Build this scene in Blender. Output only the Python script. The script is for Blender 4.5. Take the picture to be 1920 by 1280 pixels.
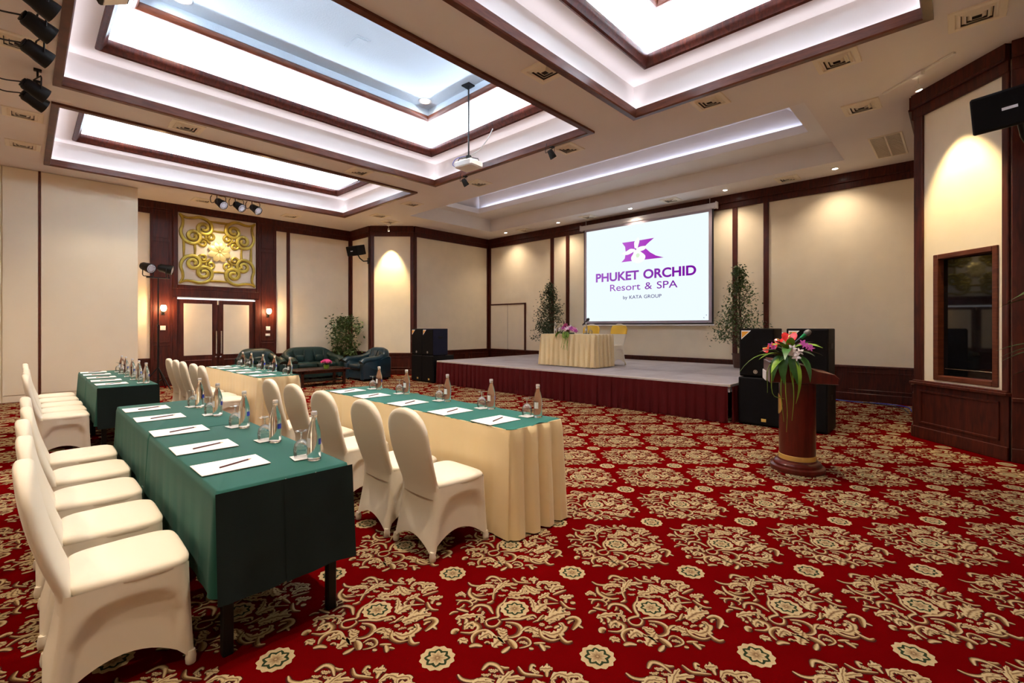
import bpy, math, random
import numpy as np
from mathutils import Vector, Matrix
import bmesh

# ------------------------------------------------------------------ scene, camera, light
sc = bpy.context.scene
for o in list(bpy.data.objects):
    bpy.data.objects.remove(o)
COL = sc.collection
PI = math.pi
random.seed(7)

CAM_F, CAM_TH, CAM_H, CAM_HY = 877.6, 0.763465, 1.45, 612.4     # focal px, yaw, eye height, horizon row
cam = bpy.data.cameras.new('camera')
cam.sensor_width = 36.0
cam.lens = CAM_F / 1920 * 36.0
cam.shift_y = -(640 - CAM_HY) / 1920
cam.clip_start = 0.02
cam_o = bpy.data.objects.new('camera', cam)
COL.objects.link(cam_o)
cam_o.location = (0, 0, CAM_H)
cam_o.rotation_euler = (PI / 2, 0, CAM_TH)
sc.camera = cam_o

sc.view_settings.view_transform = 'Standard'
sc.view_settings.look = 'None'
sc.view_settings.gamma = 1
sc.view_settings.use_curve_mapping = False
sc.view_settings.exposure = EXPOSURE = 1.18

w = bpy.data.worlds.new('world')
sc.world = w
w.use_nodes = True
w.node_tree.nodes['Background'].inputs[0].default_value = (1.0, 0.85, 0.7, 1)
w.node_tree.nodes['Background'].inputs[1].default_value = 0.02

COOL, WARM, AMBER, BLUE = (0.80, 0.90, 1.0), (1.0, 0.80, 0.58), (1.0, 0.62, 0.30), (0.62, 0.72, 1.0)


def area(name, loc, sx, sy, power, color, rot=(0, 0, 0)):
    l = bpy.data.lights.new(name, 'AREA')
    l.shape = 'RECTANGLE'
    l.size, l.size_y, l.energy, l.color = sx, sy, power, color
    o = bpy.data.objects.new(name, l)
    COL.objects.link(o)
    o.location, o.rotation_euler = loc, rot
    return o


def spot(name, loc, target, power, color, size=60, blend=0.5, rad=0.04):
    l = bpy.data.lights.new(name, 'SPOT')
    l.energy, l.color, l.spot_size, l.spot_blend, l.shadow_soft_size = power, color, math.radians(size), blend, rad
    o = bpy.data.objects.new(name, l)
    COL.objects.link(o)
    o.location = loc
    o.rotation_euler = (Vector(target) - Vector(loc)).to_track_quat('-Z', 'Y').to_euler()
    return o


def point(name, loc, power, color, rad=0.05):
    l = bpy.data.lights.new(name, 'POINT')
    l.energy, l.color, l.shadow_soft_size = power, color, rad
    o = bpy.data.objects.new(name, l)
    COL.objects.link(o)
    o.location = loc
    return o


UP = (PI, 0, 0)
ZC = 4.5
# coffers: x0, x1, y0, y1
COFFERS = [(-8.19, -4.12, 0.26, 6.16), (-12.33, -8.87, 0.27, 6.17), (-3.45, -0.19, 0.26, 6.18)]
STAGE_COFFER = (-10.92, -1.53, 7.35, 10.40)
INNER_W, OUTER_W, STAGE_W = 7.5, 0.85, 1.2          # watts per metre of hidden cove tube
for (x0, x1, y0, y1) in COFFERS:
    for a, z, wd, pw, colr in ((0.27, 5.045, 0.07, INNER_W, COOL), (0.032, 4.52, 0.03, OUTER_W, (0.93, 0.90, 1.0))):
        lx, ly = x1 - x0 - 2 * a, y1 - y0 - 2 * a
        for yy in (y0 + a, y1 - a):
            area('cove_tube_light', ((x0 + x1) / 2, yy, z), lx, wd, pw * lx, colr, UP)
        for xx in (x0 + a, x1 - a):
            area('cove_tube_light', (xx, (y0 + y1) / 2, z), wd, ly, pw * ly, colr, UP)
# stage coffer: tubes behind the lip of the upper recess
area('cove_tube_light', (-6.22, 8.13, 4.915), 8.4, 0.05, STAGE_W * 8.4, BLUE, UP)
area('cove_tube_light', (-6.22, 9.73, 4.915), 8.4, 0.05, STAGE_W * 8.4, BLUE, UP)

# ------------------------------------------------------------------ materials
_m = {}


def new_mat(name):
    m = bpy.data.materials.new(name)
    m.use_nodes = True
    nt = m.node_tree
    b = nt.nodes['Principled BSDF']
    _m[name] = m
    return m, nt, b


def N(nt, typ, **kw):
    n = nt.nodes.new(typ)
    for k, v in kw.items():
        if k.startswith('i_'):
            n.inputs[k[2:].replace('_', ' ')].default_value = v
        else:
            setattr(n, k, v)
    return n


def mat(name, col, rough=0.6, metal=0.0, var=0.0, vscale=6.0, bump=0.0, bscale=80.0, coat=0.0, sheen=0.0,
        emit=0.0, emit_col=None, trans=0.0, ior=1.45, spec=0.5):
    m, nt, b = new_mat(name)
    L = nt.links.new
    b.inputs['Base Color'].default_value = (*col, 1)
    b.inputs['Roughness'].default_value = rough
    b.inputs['Metallic'].default_value = metal
    b.inputs['Coat Weight'].default_value = coat
    b.inputs['Coat Roughness'].default_value = 0.08
    b.inputs['Sheen Weight'].default_value = sheen
    b.inputs['Transmission Weight'].default_value = trans
    b.inputs['IOR'].default_value = ior
    b.inputs['Specular IOR Level'].default_value = spec
    if emit:
        b.inputs['Emission Color'].default_value = (*(emit_col or col), 1)
        b.inputs['Emission Strength'].default_value = emit
    if var or bump:
        tc = N(nt, 'ShaderNodeTexCoord')
    if var:
        nz = N(nt, 'ShaderNodeTexNoise')
        nz.inputs['Scale'].default_value = vscale
        nz.inputs['Detail'].default_value = 4
        L(tc.outputs['Object'], nz.inputs['Vector'])
        r = N(nt, 'ShaderNodeValToRGB')
        r.color_ramp.elements[0].position, r.color_ramp.elements[1].position = 0.3, 0.7
        r.color_ramp.elements[0].color = (*[c * (1 - var) for c in col], 1)
        r.color_ramp.elements[1].color = (*[min(1, c * (1 + var)) for c in col], 1)
        L(nz.outputs['Fac'], r.inputs['Fac'])
        L(r.outputs['Color'], b.inputs['Base Color'])
    if bump:
        n2 = N(nt, 'ShaderNodeTexNoise')
        n2.inputs['Scale'].default_value = bscale
        n2.inputs['Detail'].default_value = 3
        L(tc.outputs['Object'], n2.inputs['Vector'])
        bp = N(nt, 'ShaderNodeBump')
        bp.inputs['Strength'].default_value = bump
        bp.inputs['Distance'].default_value = 0.01
        L(n2.outputs['Fac'], bp.inputs['Height'])
        L(bp.outputs['Normal'], b.inputs['Normal'])
    return m


def wood(name, c1, c2, rough=0.35, grain=(3, 3, 0.35), coat=0.25):
    m, nt, b = new_mat(name)
    L = nt.links.new
    tc = N(nt, 'ShaderNodeTexCoord')
    mp = N(nt, 'ShaderNodeMapping')
    mp.inputs['Scale'].default_value = grain
    nz = N(nt, 'ShaderNodeTexNoise')
    nz.inputs['Scale'].default_value = 9
    nz.inputs['Detail'].default_value = 6
    nz.inputs['Distortion'].default_value = 0.8
    r = N(nt, 'ShaderNodeValToRGB')
    r.color_ramp.elements[0].position, r.color_ramp.elements[1].position = 0.32, 0.68
    r.color_ramp.elements[0].color, r.color_ramp.elements[1].color = (*c1, 1), (*c2, 1)
    L(tc.outputs['Object'], mp.inputs['Vector'])
    L(mp.outputs['Vector'], nz.inputs['Vector'])
    L(nz.outputs['Fac'], r.inputs['Fac'])
    L(r.outputs['Color'], b.inputs['Base Color'])
    b.inputs['Roughness'].default_value = rough
    b.inputs['Specular IOR Level'].default_value = 0.28
    b.inputs['Coat Weight'].default_value = coat
    b.inputs['Coat Roughness'].default_value = 0.15
    return m


def thin_glass(name, tint, gloss=0.12):
    m, nt, b = new_mat(name)
    nt.nodes.remove(b)
    L = nt.links.new
    out = nt.nodes['Material Output']
    tr = N(nt, 'ShaderNodeBsdfTransparent')
    tr.inputs['Color'].default_value = (*tint, 1)
    gl = N(nt, 'ShaderNodeBsdfGlossy')
    gl.inputs['Roughness'].default_value = 0.03
    lw = N(nt, 'ShaderNodeLayerWeight')
    lw.inputs['Blend'].default_value = 0.35
    mx = N(nt, 'ShaderNodeMixShader')
    ma = N(nt, 'ShaderNodeMath', operation='MULTIPLY_ADD')
    ma.inputs[1].default_value = 0.75
    ma.inputs[2].default_value = gloss
    L(lw.outputs['Fresnel'], ma.inputs[0])
    L(ma.outputs[0], mx.inputs[0])
    L(tr.outputs[0], mx.inputs[1])
    L(gl.outputs[0], mx.inputs[2])
    L(mx.outputs[0], out.inputs['Surface'])
    return m


mat('wallpaper', (0.89, 0.78, 0.59), 0.75, var=0.03, vscale=3, bump=0.05, bscale=220)
mat('partition_vinyl', (0.88, 0.76, 0.57), 0.7, var=0.025, vscale=1.3, bump=0.03, bscale=160)
mat('ceiling_paint', (0.80, 0.735, 0.715), 0.85, var=0.02, vscale=1.5, bump=0.04, bscale=60)
mat('coffer_paint', (0.84, 0.80, 0.78), 0.8, var=0.015, vscale=2, bump=0.04, bscale=70)
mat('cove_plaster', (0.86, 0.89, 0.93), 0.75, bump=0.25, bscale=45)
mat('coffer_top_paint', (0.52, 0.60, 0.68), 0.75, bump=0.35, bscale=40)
wood('mahogany', (0.034, 0.0042, 0.0018), (0.088, 0.0125, 0.0042), rough=0.5, coat=0.04)
wood('mahogany_light', (0.075, 0.016, 0.006), (0.14, 0.034, 0.013), rough=0.45, grain=(0.5, 0.5, 3), coat=0.12)
wood('lectern_wood', (0.070, 0.0045, 0.0028), (0.115, 0.0085, 0.0045), rough=0.3, coat=0.35)
wood('coffee_wood', (0.035, 0.008, 0.005), (0.06, 0.014, 0.008), rough=0.25, coat=0.5)
mat('chair_spandex', (0.82, 0.74, 0.60), 0.65, bump=0.03, bscale=500, sheen=0.25)
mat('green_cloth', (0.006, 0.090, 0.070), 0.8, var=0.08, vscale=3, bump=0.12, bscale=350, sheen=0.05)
mat('green_end_cloth', (0.0006, 0.0075, 0.0062), 0.95, var=0.1, vscale=3, bump=0.1, bscale=350)  # far darker than green_cloth, for the panels over the table ends
mat('green_topper', (0.008, 0.125, 0.098), 0.75, var=0.05, vscale=3, bump=0.1, bscale=350)
mat('cream_satin', (0.80, 0.62, 0.34), 0.42, var=0.04, vscale=2.5, bump=0.03, bscale=200, sheen=0.2)
mat('paper_white', (0.90, 0.88, 0.88), 0.6)
mat('pencil_lacquer', (0.075, 0.014, 0.020), 0.35)
mat('pencil_tip', (0.70, 0.52, 0.33), 0.6)
mat('bottle_water', (0.97, 0.98, 0.98), 0.16, trans=1.0, ior=1.33)
thin_glass('goblet_glass', (0.96, 0.98, 0.98))
mat('cap_metal', (0.80, 0.80, 0.82), 0.3, metal=0.7)
mat('label_blue', (0.03, 0.06, 0.45), 0.5)
mat('label_white', (0.85, 0.87, 0.92), 0.5)
mat('black_metal', (0.0055, 0.0055, 0.006), 0.5, spec=0.3)
mat('speaker_black', (0.0035, 0.0028, 0.0035), 0.6, spec=0.25, bump=0.2, bscale=400)
mat('speaker_navy', (0.006, 0.007, 0.024), 0.55, spec=0.3, bump=0.15, bscale=300)
mat('grille_black', (0.003, 0.0022, 0.0025), 0.75, spec=0.15, bump=0.4, bscale=600)
mat('orange_sticker', (0.80, 0.36, 0.03), 0.5)
mat('gold_badge', (0.80, 0.55, 0.15), 0.35, metal=0.6)
mat('silver_badge', (0.70, 0.66, 0.58), 0.35, metal=0.5)
mat('gold_paint', (0.46, 0.34, 0.05), 0.36, metal=0.6, var=0.25, vscale=5)
mat('gold_pale', (0.85, 0.68, 0.28), 0.35, metal=0.45)
mat('ornament_back', (0.82, 0.71, 0.56), 0.7)
mat('steel', (0.75, 0.75, 0.76), 0.25, metal=1.0)
mat('white_plastic', (0.82, 0.80, 0.76), 0.45)
mat('white_metal', (0.85, 0.83, 0.80), 0.4)
mat('vent_paint', (0.86, 0.77, 0.64), 0.6)
mat('vent_dark', (0.05, 0.04, 0.035), 0.8)
mat('stage_carpet', (0.36, 0.33, 0.36), 0.95, var=0.10, vscale=2.5, bump=0.3, bscale=400)
mat('stage_edge', (0.60, 0.56, 0.54), 0.5, metal=0.4)
mat('stage_skirt', (0.070, 0.0022, 0.0030), 0.8, var=0.1, vscale=4, spec=0.2)
mat('leather_green', (0.009, 0.030, 0.027), 0.36, var=0.15, vscale=5, bump=0.12, bscale=60)
mat('leather_teal', (0.007, 0.028, 0.043), 0.34, var=0.15, vscale=5, bump=0.12, bscale=60)
mat('leaf', (0.055, 0.10, 0.025), 0.5, var=0.5, vscale=9)
mat('leaf_dark', (0.030, 0.055, 0.020), 0.5, var=0.5, vscale=9)
mat('leaf_bright', (0.20, 0.36, 0.03), 0.4, var=0.25, vscale=8)
mat('leaf_mid', (0.035, 0.13, 0.022), 0.4, var=0.3, vscale=8)
mat('bark', (0.10, 0.065, 0.04), 0.8, var=0.3, vscale=12)
mat('pot_brown', (0.09, 0.035, 0.022), 0.5)
mat('soil', (0.03, 0.02, 0.012), 0.9)
mat('anthurium_red', (0.72, 0.030, 0.030), 0.25, coat=0.5)
mat('spadix', (0.85, 0.65, 0.22), 0.5)
mat('orchid_pink', (0.80, 0.28, 0.55), 0.5, var=0.2, vscale=30)
mat('orchid_white', (0.88, 0.80, 0.84), 0.5)
mat('orchid_purple', (0.45, 0.05, 0.32), 0.5, var=0.2, vscale=30)
mat('rose_pink', (0.80, 0.12, 0.35), 0.5)
mat('sash_yellow', (0.85, 0.52, 0.03), 0.45)
mat('mic_green', (0.0, 0.28, 0.09), 0.4)
mat('mic_head', (0.22, 0.21, 0.20), 0.5, metal=0.5)
mat('acrylic', (0.75, 0.72, 0.72), 0.3)
mat('lens_white', (0.62, 0.62, 0.68), 0.25)
mat('screen_housing', (0.66, 0.63, 0.66), 0.4)
mat('screen_border', (0.42, 0.36, 0.44), 0.5)
mat('black_edge', (0.012, 0.010, 0.014), 0.5)
mat('cable_black', (0.010, 0.012, 0.022), 0.5)
mat('cable_white', (0.75, 0.73, 0.70), 0.5)
mat('tinted_glass', (0.004, 0.004, 0.005), 0.03, spec=0.6)
mat('lamp_glow', (1, 0.9, 0.75), 0.5, emit=9.0, emit_col=(1, 0.86, 0.62))
mat('downlight_glow', (1, 0.95, 0.85), 0.5, emit=25.0, emit_col=(1, 0.93, 0.80))
mat('sconce_glow', (1, 0.75, 0.4), 0.5, emit=8.0, emit_col=(1, 0.72, 0.34))
mat('gap_light', (0.9, 0.93, 1.0), 0.5, emit=0.9, emit_col=(0.85, 0.90, 1.0))
SCR = 1.0 / 2 ** EXPOSURE
mat('screen_light', (0.0, 0.0, 0.0), 0.9, emit=1.02 * SCR, emit_col=(0.86, 0.97, 1.0), spec=0)
mat('print_white', (0.0, 0.0, 0.0), 0.9, emit=1.02 * SCR, emit_col=(0.97, 1.0, 0.97), spec=0)
mat('print_green', (0.0, 0.0, 0.0), 0.9, emit=0.9 * SCR, emit_col=(0.80, 1.0, 0.72), spec=0)
mat('print_dark', (0.0, 0.0, 0.0), 0.9, emit=SCR, emit_col=(0.055, 0.03, 0.20), spec=0)


def print_grad(name, ca, cb, x0, x1):
    m, nt, b = new_mat(name)
    L = nt.links.new
    tc = N(nt, 'ShaderNodeTexCoord')
    sp = N(nt, 'ShaderNodeSeparateXYZ')
    mr = N(nt, 'ShaderNodeMapRange')
    mr.inputs['From Min'].default_value, mr.inputs['From Max'].default_value = x0, x1
    r = N(nt, 'ShaderNodeValToRGB')
    r.color_ramp.elements[0].color, r.color_ramp.elements[1].color = (*ca, 1), (*cb, 1)
    L(tc.outputs['Object'], sp.inputs[0])
    L(sp.outputs['X'], mr.inputs['Value'])
    L(mr.outputs[0], r.inputs['Fac'])
    L(r.outputs['Color'], b.inputs['Emission Color'])
    b.inputs['Emission Strength'].default_value = SCR
    b.inputs['Base Color'].default_value = (0, 0, 0, 1)
    b.inputs['Specular IOR Level'].default_value = 0


print_grad('print_purple', (0.36, 0.10, 0.56), (0.20, 0.006, 0.36), -7.4, -5.0)
print_grad('print_logo', (0.52, 0.12, 0.66), (0.36, 0.015, 0.46), -6.6, -5.4)

# carpet: red pile, colours of the woven motif come from the motif mesh
m, nt, b = new_mat('carpet_red')
tc = N(nt, 'ShaderNodeTexCoord')
nz = N(nt, 'ShaderNodeTexNoise'); nz.inputs['Scale'].default_value = 420; nz.inputs['Detail'].default_value = 2
n3 = N(nt, 'ShaderNodeTexNoise'); n3.inputs['Scale'].default_value = 3
r = N(nt, 'ShaderNodeValToRGB')
r.color_ramp.elements[0].color, r.color_ramp.elements[1].color = (0.070, 0.0004, 0.0008, 1), (0.135, 0.0009, 0.0017, 1)
mx = N(nt, 'ShaderNodeMath', operation='MULTIPLY_ADD'); mx.inputs[1].default_value = 0.5
nt.links.new(tc.outputs['Object'], nz.inputs['Vector']); nt.links.new(tc.outputs['Object'], n3.inputs['Vector'])
nt.links.new(nz.outputs['Fac'], mx.inputs[0]); 
ml = N(nt, 'ShaderNodeMath', operation='MULTIPLY'); ml.inputs[1].default_value = 0.5
nt.links.new(n3.outputs['Fac'], ml.inputs[0]); nt.links.new(ml.outputs[0], mx.inputs[2])
nt.links.new(mx.outputs[0], r.inputs['Fac']); nt.links.new(r.outputs['Color'], b.inputs['Base Color'])
b.inputs['Roughness'].default_value = 1.0
b.inputs['Specular IOR Level'].default_value = 0.0
bp = N(nt, 'ShaderNodeBump'); bp.inputs['Strength'].default_value = 0.5; bp.inputs['Distance'].default_value = 0.004
nt.links.new(nz.outputs['Fac'], bp.inputs['Height']); nt.links.new(bp.outputs['Normal'], b.inputs['Normal'])

m, nt, b = new_mat('carpet_motif')
at = N(nt, 'ShaderNodeVertexColor'); at.layer_name = 'weave'
tc = N(nt, 'ShaderNodeTexCoord')
nz = N(nt, 'ShaderNodeTexNoise'); nz.inputs['Scale'].default_value = 300; nz.inputs['Detail'].default_value = 2
nt.links.new(tc.outputs['Object'], nz.inputs['Vector'])
mr = N(nt, 'ShaderNodeMapRange'); mr.inputs['To Min'].default_value = 0.65; mr.inputs['To Max'].default_value = 1.3
nt.links.new(nz.outputs['Fac'], mr.inputs['Value'])
mm = N(nt, 'ShaderNodeVectorMath', operation='SCALE')
nt.links.new(at.outputs['Color'], mm.inputs[0]); nt.links.new(mr.outputs[0], mm.inputs['Scale'])
nt.links.new(mm.outputs['Vector'], b.inputs['Base Color'])
b.inputs['Roughness'].default_value = 0.95; b.inputs['Specular IOR Level'].default_value = 0.1
bp = N(nt, 'ShaderNodeBump'); bp.inputs['Strength'].default_value = 0.5; bp.inputs['Distance'].default_value = 0.004
nt.links.new(nz.outputs['Fac'], bp.inputs['Height']); nt.links.new(bp.outputs['Normal'], b.inputs['Normal'])


# ------------------------------------------------------------------ mesh helpers
class MB:
    def __init__(s):
        s.v, s.f = [], []

    def add(s, vs, fs):
        o = len(s.v)
        s.v += [tuple(map(float, p)) for p in vs]
        s.f += [tuple(i + o for i in q) for q in fs]
        return s

    def box(s, x0, y0, z0, x1, y1, z1):
        return s.add([(x0, y0, z0), (x1, y0, z0), (x1, y1, z0), (x0, y1, z0), (x0, y0, z1), (x1, y0, z1), (x1, y1, z1), (x0, y1, z1)],
                     [(0, 3, 2, 1), (4, 5, 6, 7), (0, 1, 5, 4), (1, 2, 6, 5), (2, 3, 7, 6), (3, 0, 4, 7)])

    def rbox(s, x0, y0, z0, x1, y1, z1, c=0.01, mtx=None):
        """box with chamfered edges"""
        X, Y, Z = (x0, x1), (y0, y1), (z0, z1)
        idx, vs = {}, []
        for i in (0, 1):
            for j in (0, 1):
                for k in (0, 1):
                    sg = (1 - 2 * i, 1 - 2 * j, 1 - 2 * k)
                    for ax in range(3):
                        p = [X[i] + sg[0] * c, Y[j] + sg[1] * c, Z[k] + sg[2] * c]
                        p[ax] -= sg[ax] * c
                        idx[(i, j, k, ax)] = len(vs)
                        vs.append(p)
        fs = []
        for i in (0, 1):
            q = [(0, 0), (1, 0), (1, 1), (0, 1)]
            fs.append([idx[(i, a, b_, 0)] for a, b_ in q])
            fs.append([idx[(a, i, b_, 1)] for a, b_ in q])
            fs.append([idx[(a, b_, i, 2)] for a, b_ in q])
        for a in (0, 1):
            for b_ in (0, 1):
                fs.append([idx[(0, a, b_, 1)], idx[(1, a, b_, 1)], idx[(1, a, b_, 2)], idx[(0, a, b_, 2)]])
                fs.append([idx[(a, 0, b_, 0)], idx[(a, 1, b_, 0)], idx[(a, 1, b_, 2)], idx[(a, 0, b_, 2)]])
                fs.append([idx[(a, b_, 0, 0)], idx[(a, b_, 1, 0)], idx[(a, b_, 1, 1)], idx[(a, b_, 0, 1)]])
                for k in (0, 1):
                    fs.append([idx[(a, b_, k, 0)], idx[(a, b_, k, 1)], idx[(a, b_, k, 2)]])
        if mtx is not None:
            vs = [mtx @ Vector(p) for p in vs]
        return s.add(vs, fs)

    def lathe(s, prof, n=24, c=(0, 0, 0), sx=1.0, sy=1.0, caps=True, mtx=None):
        vs, fs = [], []
        for (r, z) in prof:
            for i in range(n):
                a = 2 * PI * i / n
                vs.append(Vector((c[0] + r * sx * math.cos(a), c[1] + r * sy * math.sin(a), c[2] + z)))
        for k in range(len(prof) - 1):
            for i in range(n):
                j = (i + 1) % n
                fs.append((k * n + i, k * n + j, (k + 1) * n + j, (k + 1) * n + i))
        if caps:
            fs.append(tuple(range(n - 1, -1, -1)))
            fs.append(tuple((len(prof) - 1) * n + i for i in range(n)))
        if mtx is not None:
            vs = [mtx @ p for p in vs]
        return s.add(vs, fs)

    def loft(s, rings, closed=True, caps=True):
        n = len(rings[0])
        vs = [p for r_ in rings for p in r_]
        fs = []
        for k in range(len(rings) - 1):
            for i in range(n if closed else n - 1):
                j = (i + 1) % n
                fs.append((k * n + i, k * n + j, (k + 1) * n + j, (k + 1) * n + i))
        if caps and closed:
            fs.append(tuple(range(n - 1, -1, -1)))
            fs.append(tuple((len(rings) - 1) * n + i for i in range(n)))
        return s.add(vs, fs)

    def tube(s, pts, r, n=8, flat=1.0, up=(0, 0, 1), caps=True):
        pts = [Vector(p) for p in pts]
        R_ = r if callable(r) else (lambda t: r)
        rings = []
        prev = None
        for i, p in enumerate(pts):
            d = (pts[min(i + 1, len(pts) - 1)] - pts[max(i - 1, 0)]).normalized()
            if prev is None:
                u = Vector(up)
                if abs(u.dot(d)) > 0.95:
                    u = Vector((1, 0, 0))
                a = d.cross(u).normalized()
            else:
                a = (prev - d * prev.dot(d)).normalized()
            prev = a
            b_ = d.cross(a)
            rr = R_(i / max(1, len(pts) - 1))
            rings.append([p + a * rr * math.cos(2 * PI * k / n) + b_ * rr * flat * math.sin(2 * PI * k / n) for k in range(n)])
        return s.loft(rings, caps=caps)

    def prism(s, poly, axis, t0, t1, ch=0.0):
        """polygon in the plane normal to axis ('X','Y','Z'), extruded t0..t1, optional chamfer"""
        def P3(p, t):
            return {'X': (t, p[0], p[1]), 'Y': (p[0], t, p[1]), 'Z': (p[0], p[1], t)}[axis]
        cx = sum(p[0] for p in poly) / len(poly)
        cy = sum(p[1] for p in poly) / len(poly)
        def ins(p):
            d = math.hypot(p[0] - cx, p[1] - cy)
            k = 1 - ch / max(d, 1e-6)
            return (cx + (p[0] - cx) * k, cy + (p[1] - cy) * k)
        if ch:
            rings = [[P3(ins(p), t0) for p in poly], [P3(p, t0 + ch) for p in poly], [P3(p, t1 - ch) for p in poly], [P3(ins(p), t1) for p in poly]]
        else:
            rings = [[P3(p, t0) for p in poly], [P3(p, t1) for p in poly]]
        return s.loft(rings)

    def puff(s, c, h, e1=0.5, e2=0.5, nu=20, nv=10, mtx=None):
        """superellipsoid cushion"""
        def sp(v, e):
            return math.copysign(abs(v) ** e, v)
        rings = []
        for k in range(nv + 1):
            a = -PI / 2 + PI * k / nv
            a = max(-PI / 2 + 1e-3, min(PI / 2 - 1e-3, a))
            ring = []
            for i in range(nu):
                b_ = 2 * PI * i / nu
                p = Vector((c[0] + h[0] * sp(math.cos(a), e1) * sp(math.cos(b_), e2), c[1] + h[1] * sp(math.cos(a), e1) * sp(math.sin(b_), e2), c[2] + h[2] * sp(math.sin(a), e1)))
                ring.append(mtx @ p if mtx is not None else p)
            rings.append(ring)
        return s.loft(rings)

    def sweep_rect(s, rect, prof, closed=True):
        """mitred frame: profile of (inset, z) swept round a rectangle x0,x1,y0,y1"""
        x0, x1, y0, y1 = rect
        n = len(prof)
        vs = []
        for cx_, cy_, sx, sy in ((x0, y0, 1, 1), (x1, y0, -1, 1), (x1, y1, -1, -1), (x0, y1, 1, -1)):
            for a, z in prof:
                vs.append((cx_ + sx * a, cy_ + sy * a, z))
        fs = []
        for k in range(4):
            k2 = (k + 1) % 4
            for i in range(n if closed else n - 1):
                j = (i + 1) % n
                fs.append((k * n + i, k2 * n + i, k2 * n + j, k * n + j))
        return s.add(vs, fs)

    def mesh(s, name, material, smooth=None, recalc=True):
        me = bpy.data.meshes.new(name)
        me.from_pydata(s.v, [], s.f)
        if recalc:
            bm = bmesh.new()
            bm.from_mesh(me)
            bmesh.ops.recalc_face_normals(bm, faces=bm.faces)
            bm.to_mesh(me)
            bm.free()
        me.materials.append(_m[material])
        if smooth is not None:
            me.polygons.foreach_set('use_smooth', [True] * len(me.polygons))
            me.set_sharp_from_angle(angle=math.radians(smooth))
        return me


def place(name, me, parent=None, loc=(0, 0, 0), rot=(0, 0, 0), kind=None, label=None):
    o = bpy.data.objects.new(name, me)
    COL.objects.link(o)
    o.location, o.rotation_euler = loc, rot
    if parent is not None:
        o.parent = parent
    if kind:
        o['kind'] = kind
    if label:
        o['label'] = label
    return o


def tag(o, label, cat, group=None, kind=None):
    o['label'], o['category'] = label, cat
    if group:
        o['group'] = group
    if kind:
        o['kind'] = kind
    return o


def thing(name, label, cat, loc=(0, 0, 0), rz=0.0, group=None):
    o = bpy.data.objects.new(name, None)
    COL.objects.link(o)
    o.location, o.rotation_euler = loc, (0, 0, rz)
    o.empty_display_size = 0.1
    return tag(o, label, cat, group)


def stamp(kit, root):
    """place every part (name, mesh, loc, rot, children) of a kit under a thing"""
    for it in kit:
        nm, me = it[0], it[1]
        o = place(nm, me, root, it[2] if len(it) > 2 else (0, 0, 0), it[3] if len(it) > 3 else (0, 0, 0))
        if len(it) > 4:
            for ch in it[4]:
                place(ch[0], ch[1], o, ch[2] if len(ch) > 2 else (0, 0, 0), ch[3] if len(ch) > 3 else (0, 0, 0))
    return root


def struct(name, me, label, cat, parent=None):
    o = place(name, me, parent)
    if parent is None:
        tag(o, label, cat, kind='structure')
    return o


def catmull(P, n):
    P = np.asarray(P, float)
    if len(P) == 2:
        t = np.linspace(0, 1, n)[:, None]
        return P[0] * (1 - t) + P[1] * t
    Q = np.vstack([2 * P[0] - P[1], P, 2 * P[-1] - P[-2]])
    out = []
    for u in np.linspace(0, len(P) - 1, n):
        i = min(int(u), len(P) - 2)
        t = u - i
        p0, p1, p2, p3 = Q[i], Q[i + 1], Q[i + 2], Q[i + 3]
        out.append(0.5 * ((2 * p1) + (-p0 + p2) * t + (2 * p0 - 5 * p1 + 4 * p2 - p3) * t * t + (-p0 + 3 * p1 - 3 * p2 + p3) * t ** 3))
    return np.array(out)


def aim(d, up=(0, 0, 1)):
    """rotation that turns local +Z to direction d"""
    return Vector(d).to_track_quat('Z', 'Y').to_matrix().to_4x4()


# ------------------------------------------------------------------ floor and carpet
mb = MB().box(-14.3, -3.15, -0.10, 1.9, 11.5, 0.0)
floor = struct('floor', mb.mesh('floor', 'carpet_red'), 'deep red carpet with gold acanthus medallions covering the whole hall floor', 'floor')


def floor_pt(zx, zy):
    """a point of the motif sketch (px of the nearest whole medallion) dropped to the floor plane, metres"""
    px, py = 840 + zx / 5.8185, 1060 + zy / 5.8185
    s_, c_ = math.sin(CAM_TH), math.cos(CAM_TH)
    lat = (px - 960) / CAM_F
    t = CAM_H * CAM_F / (py - CAM_HY)
    return np.array([(-s_ + c_ * lat) * t, (c_ + s_ * lat) * t])


MC = floor_pt(727, 475)
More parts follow.
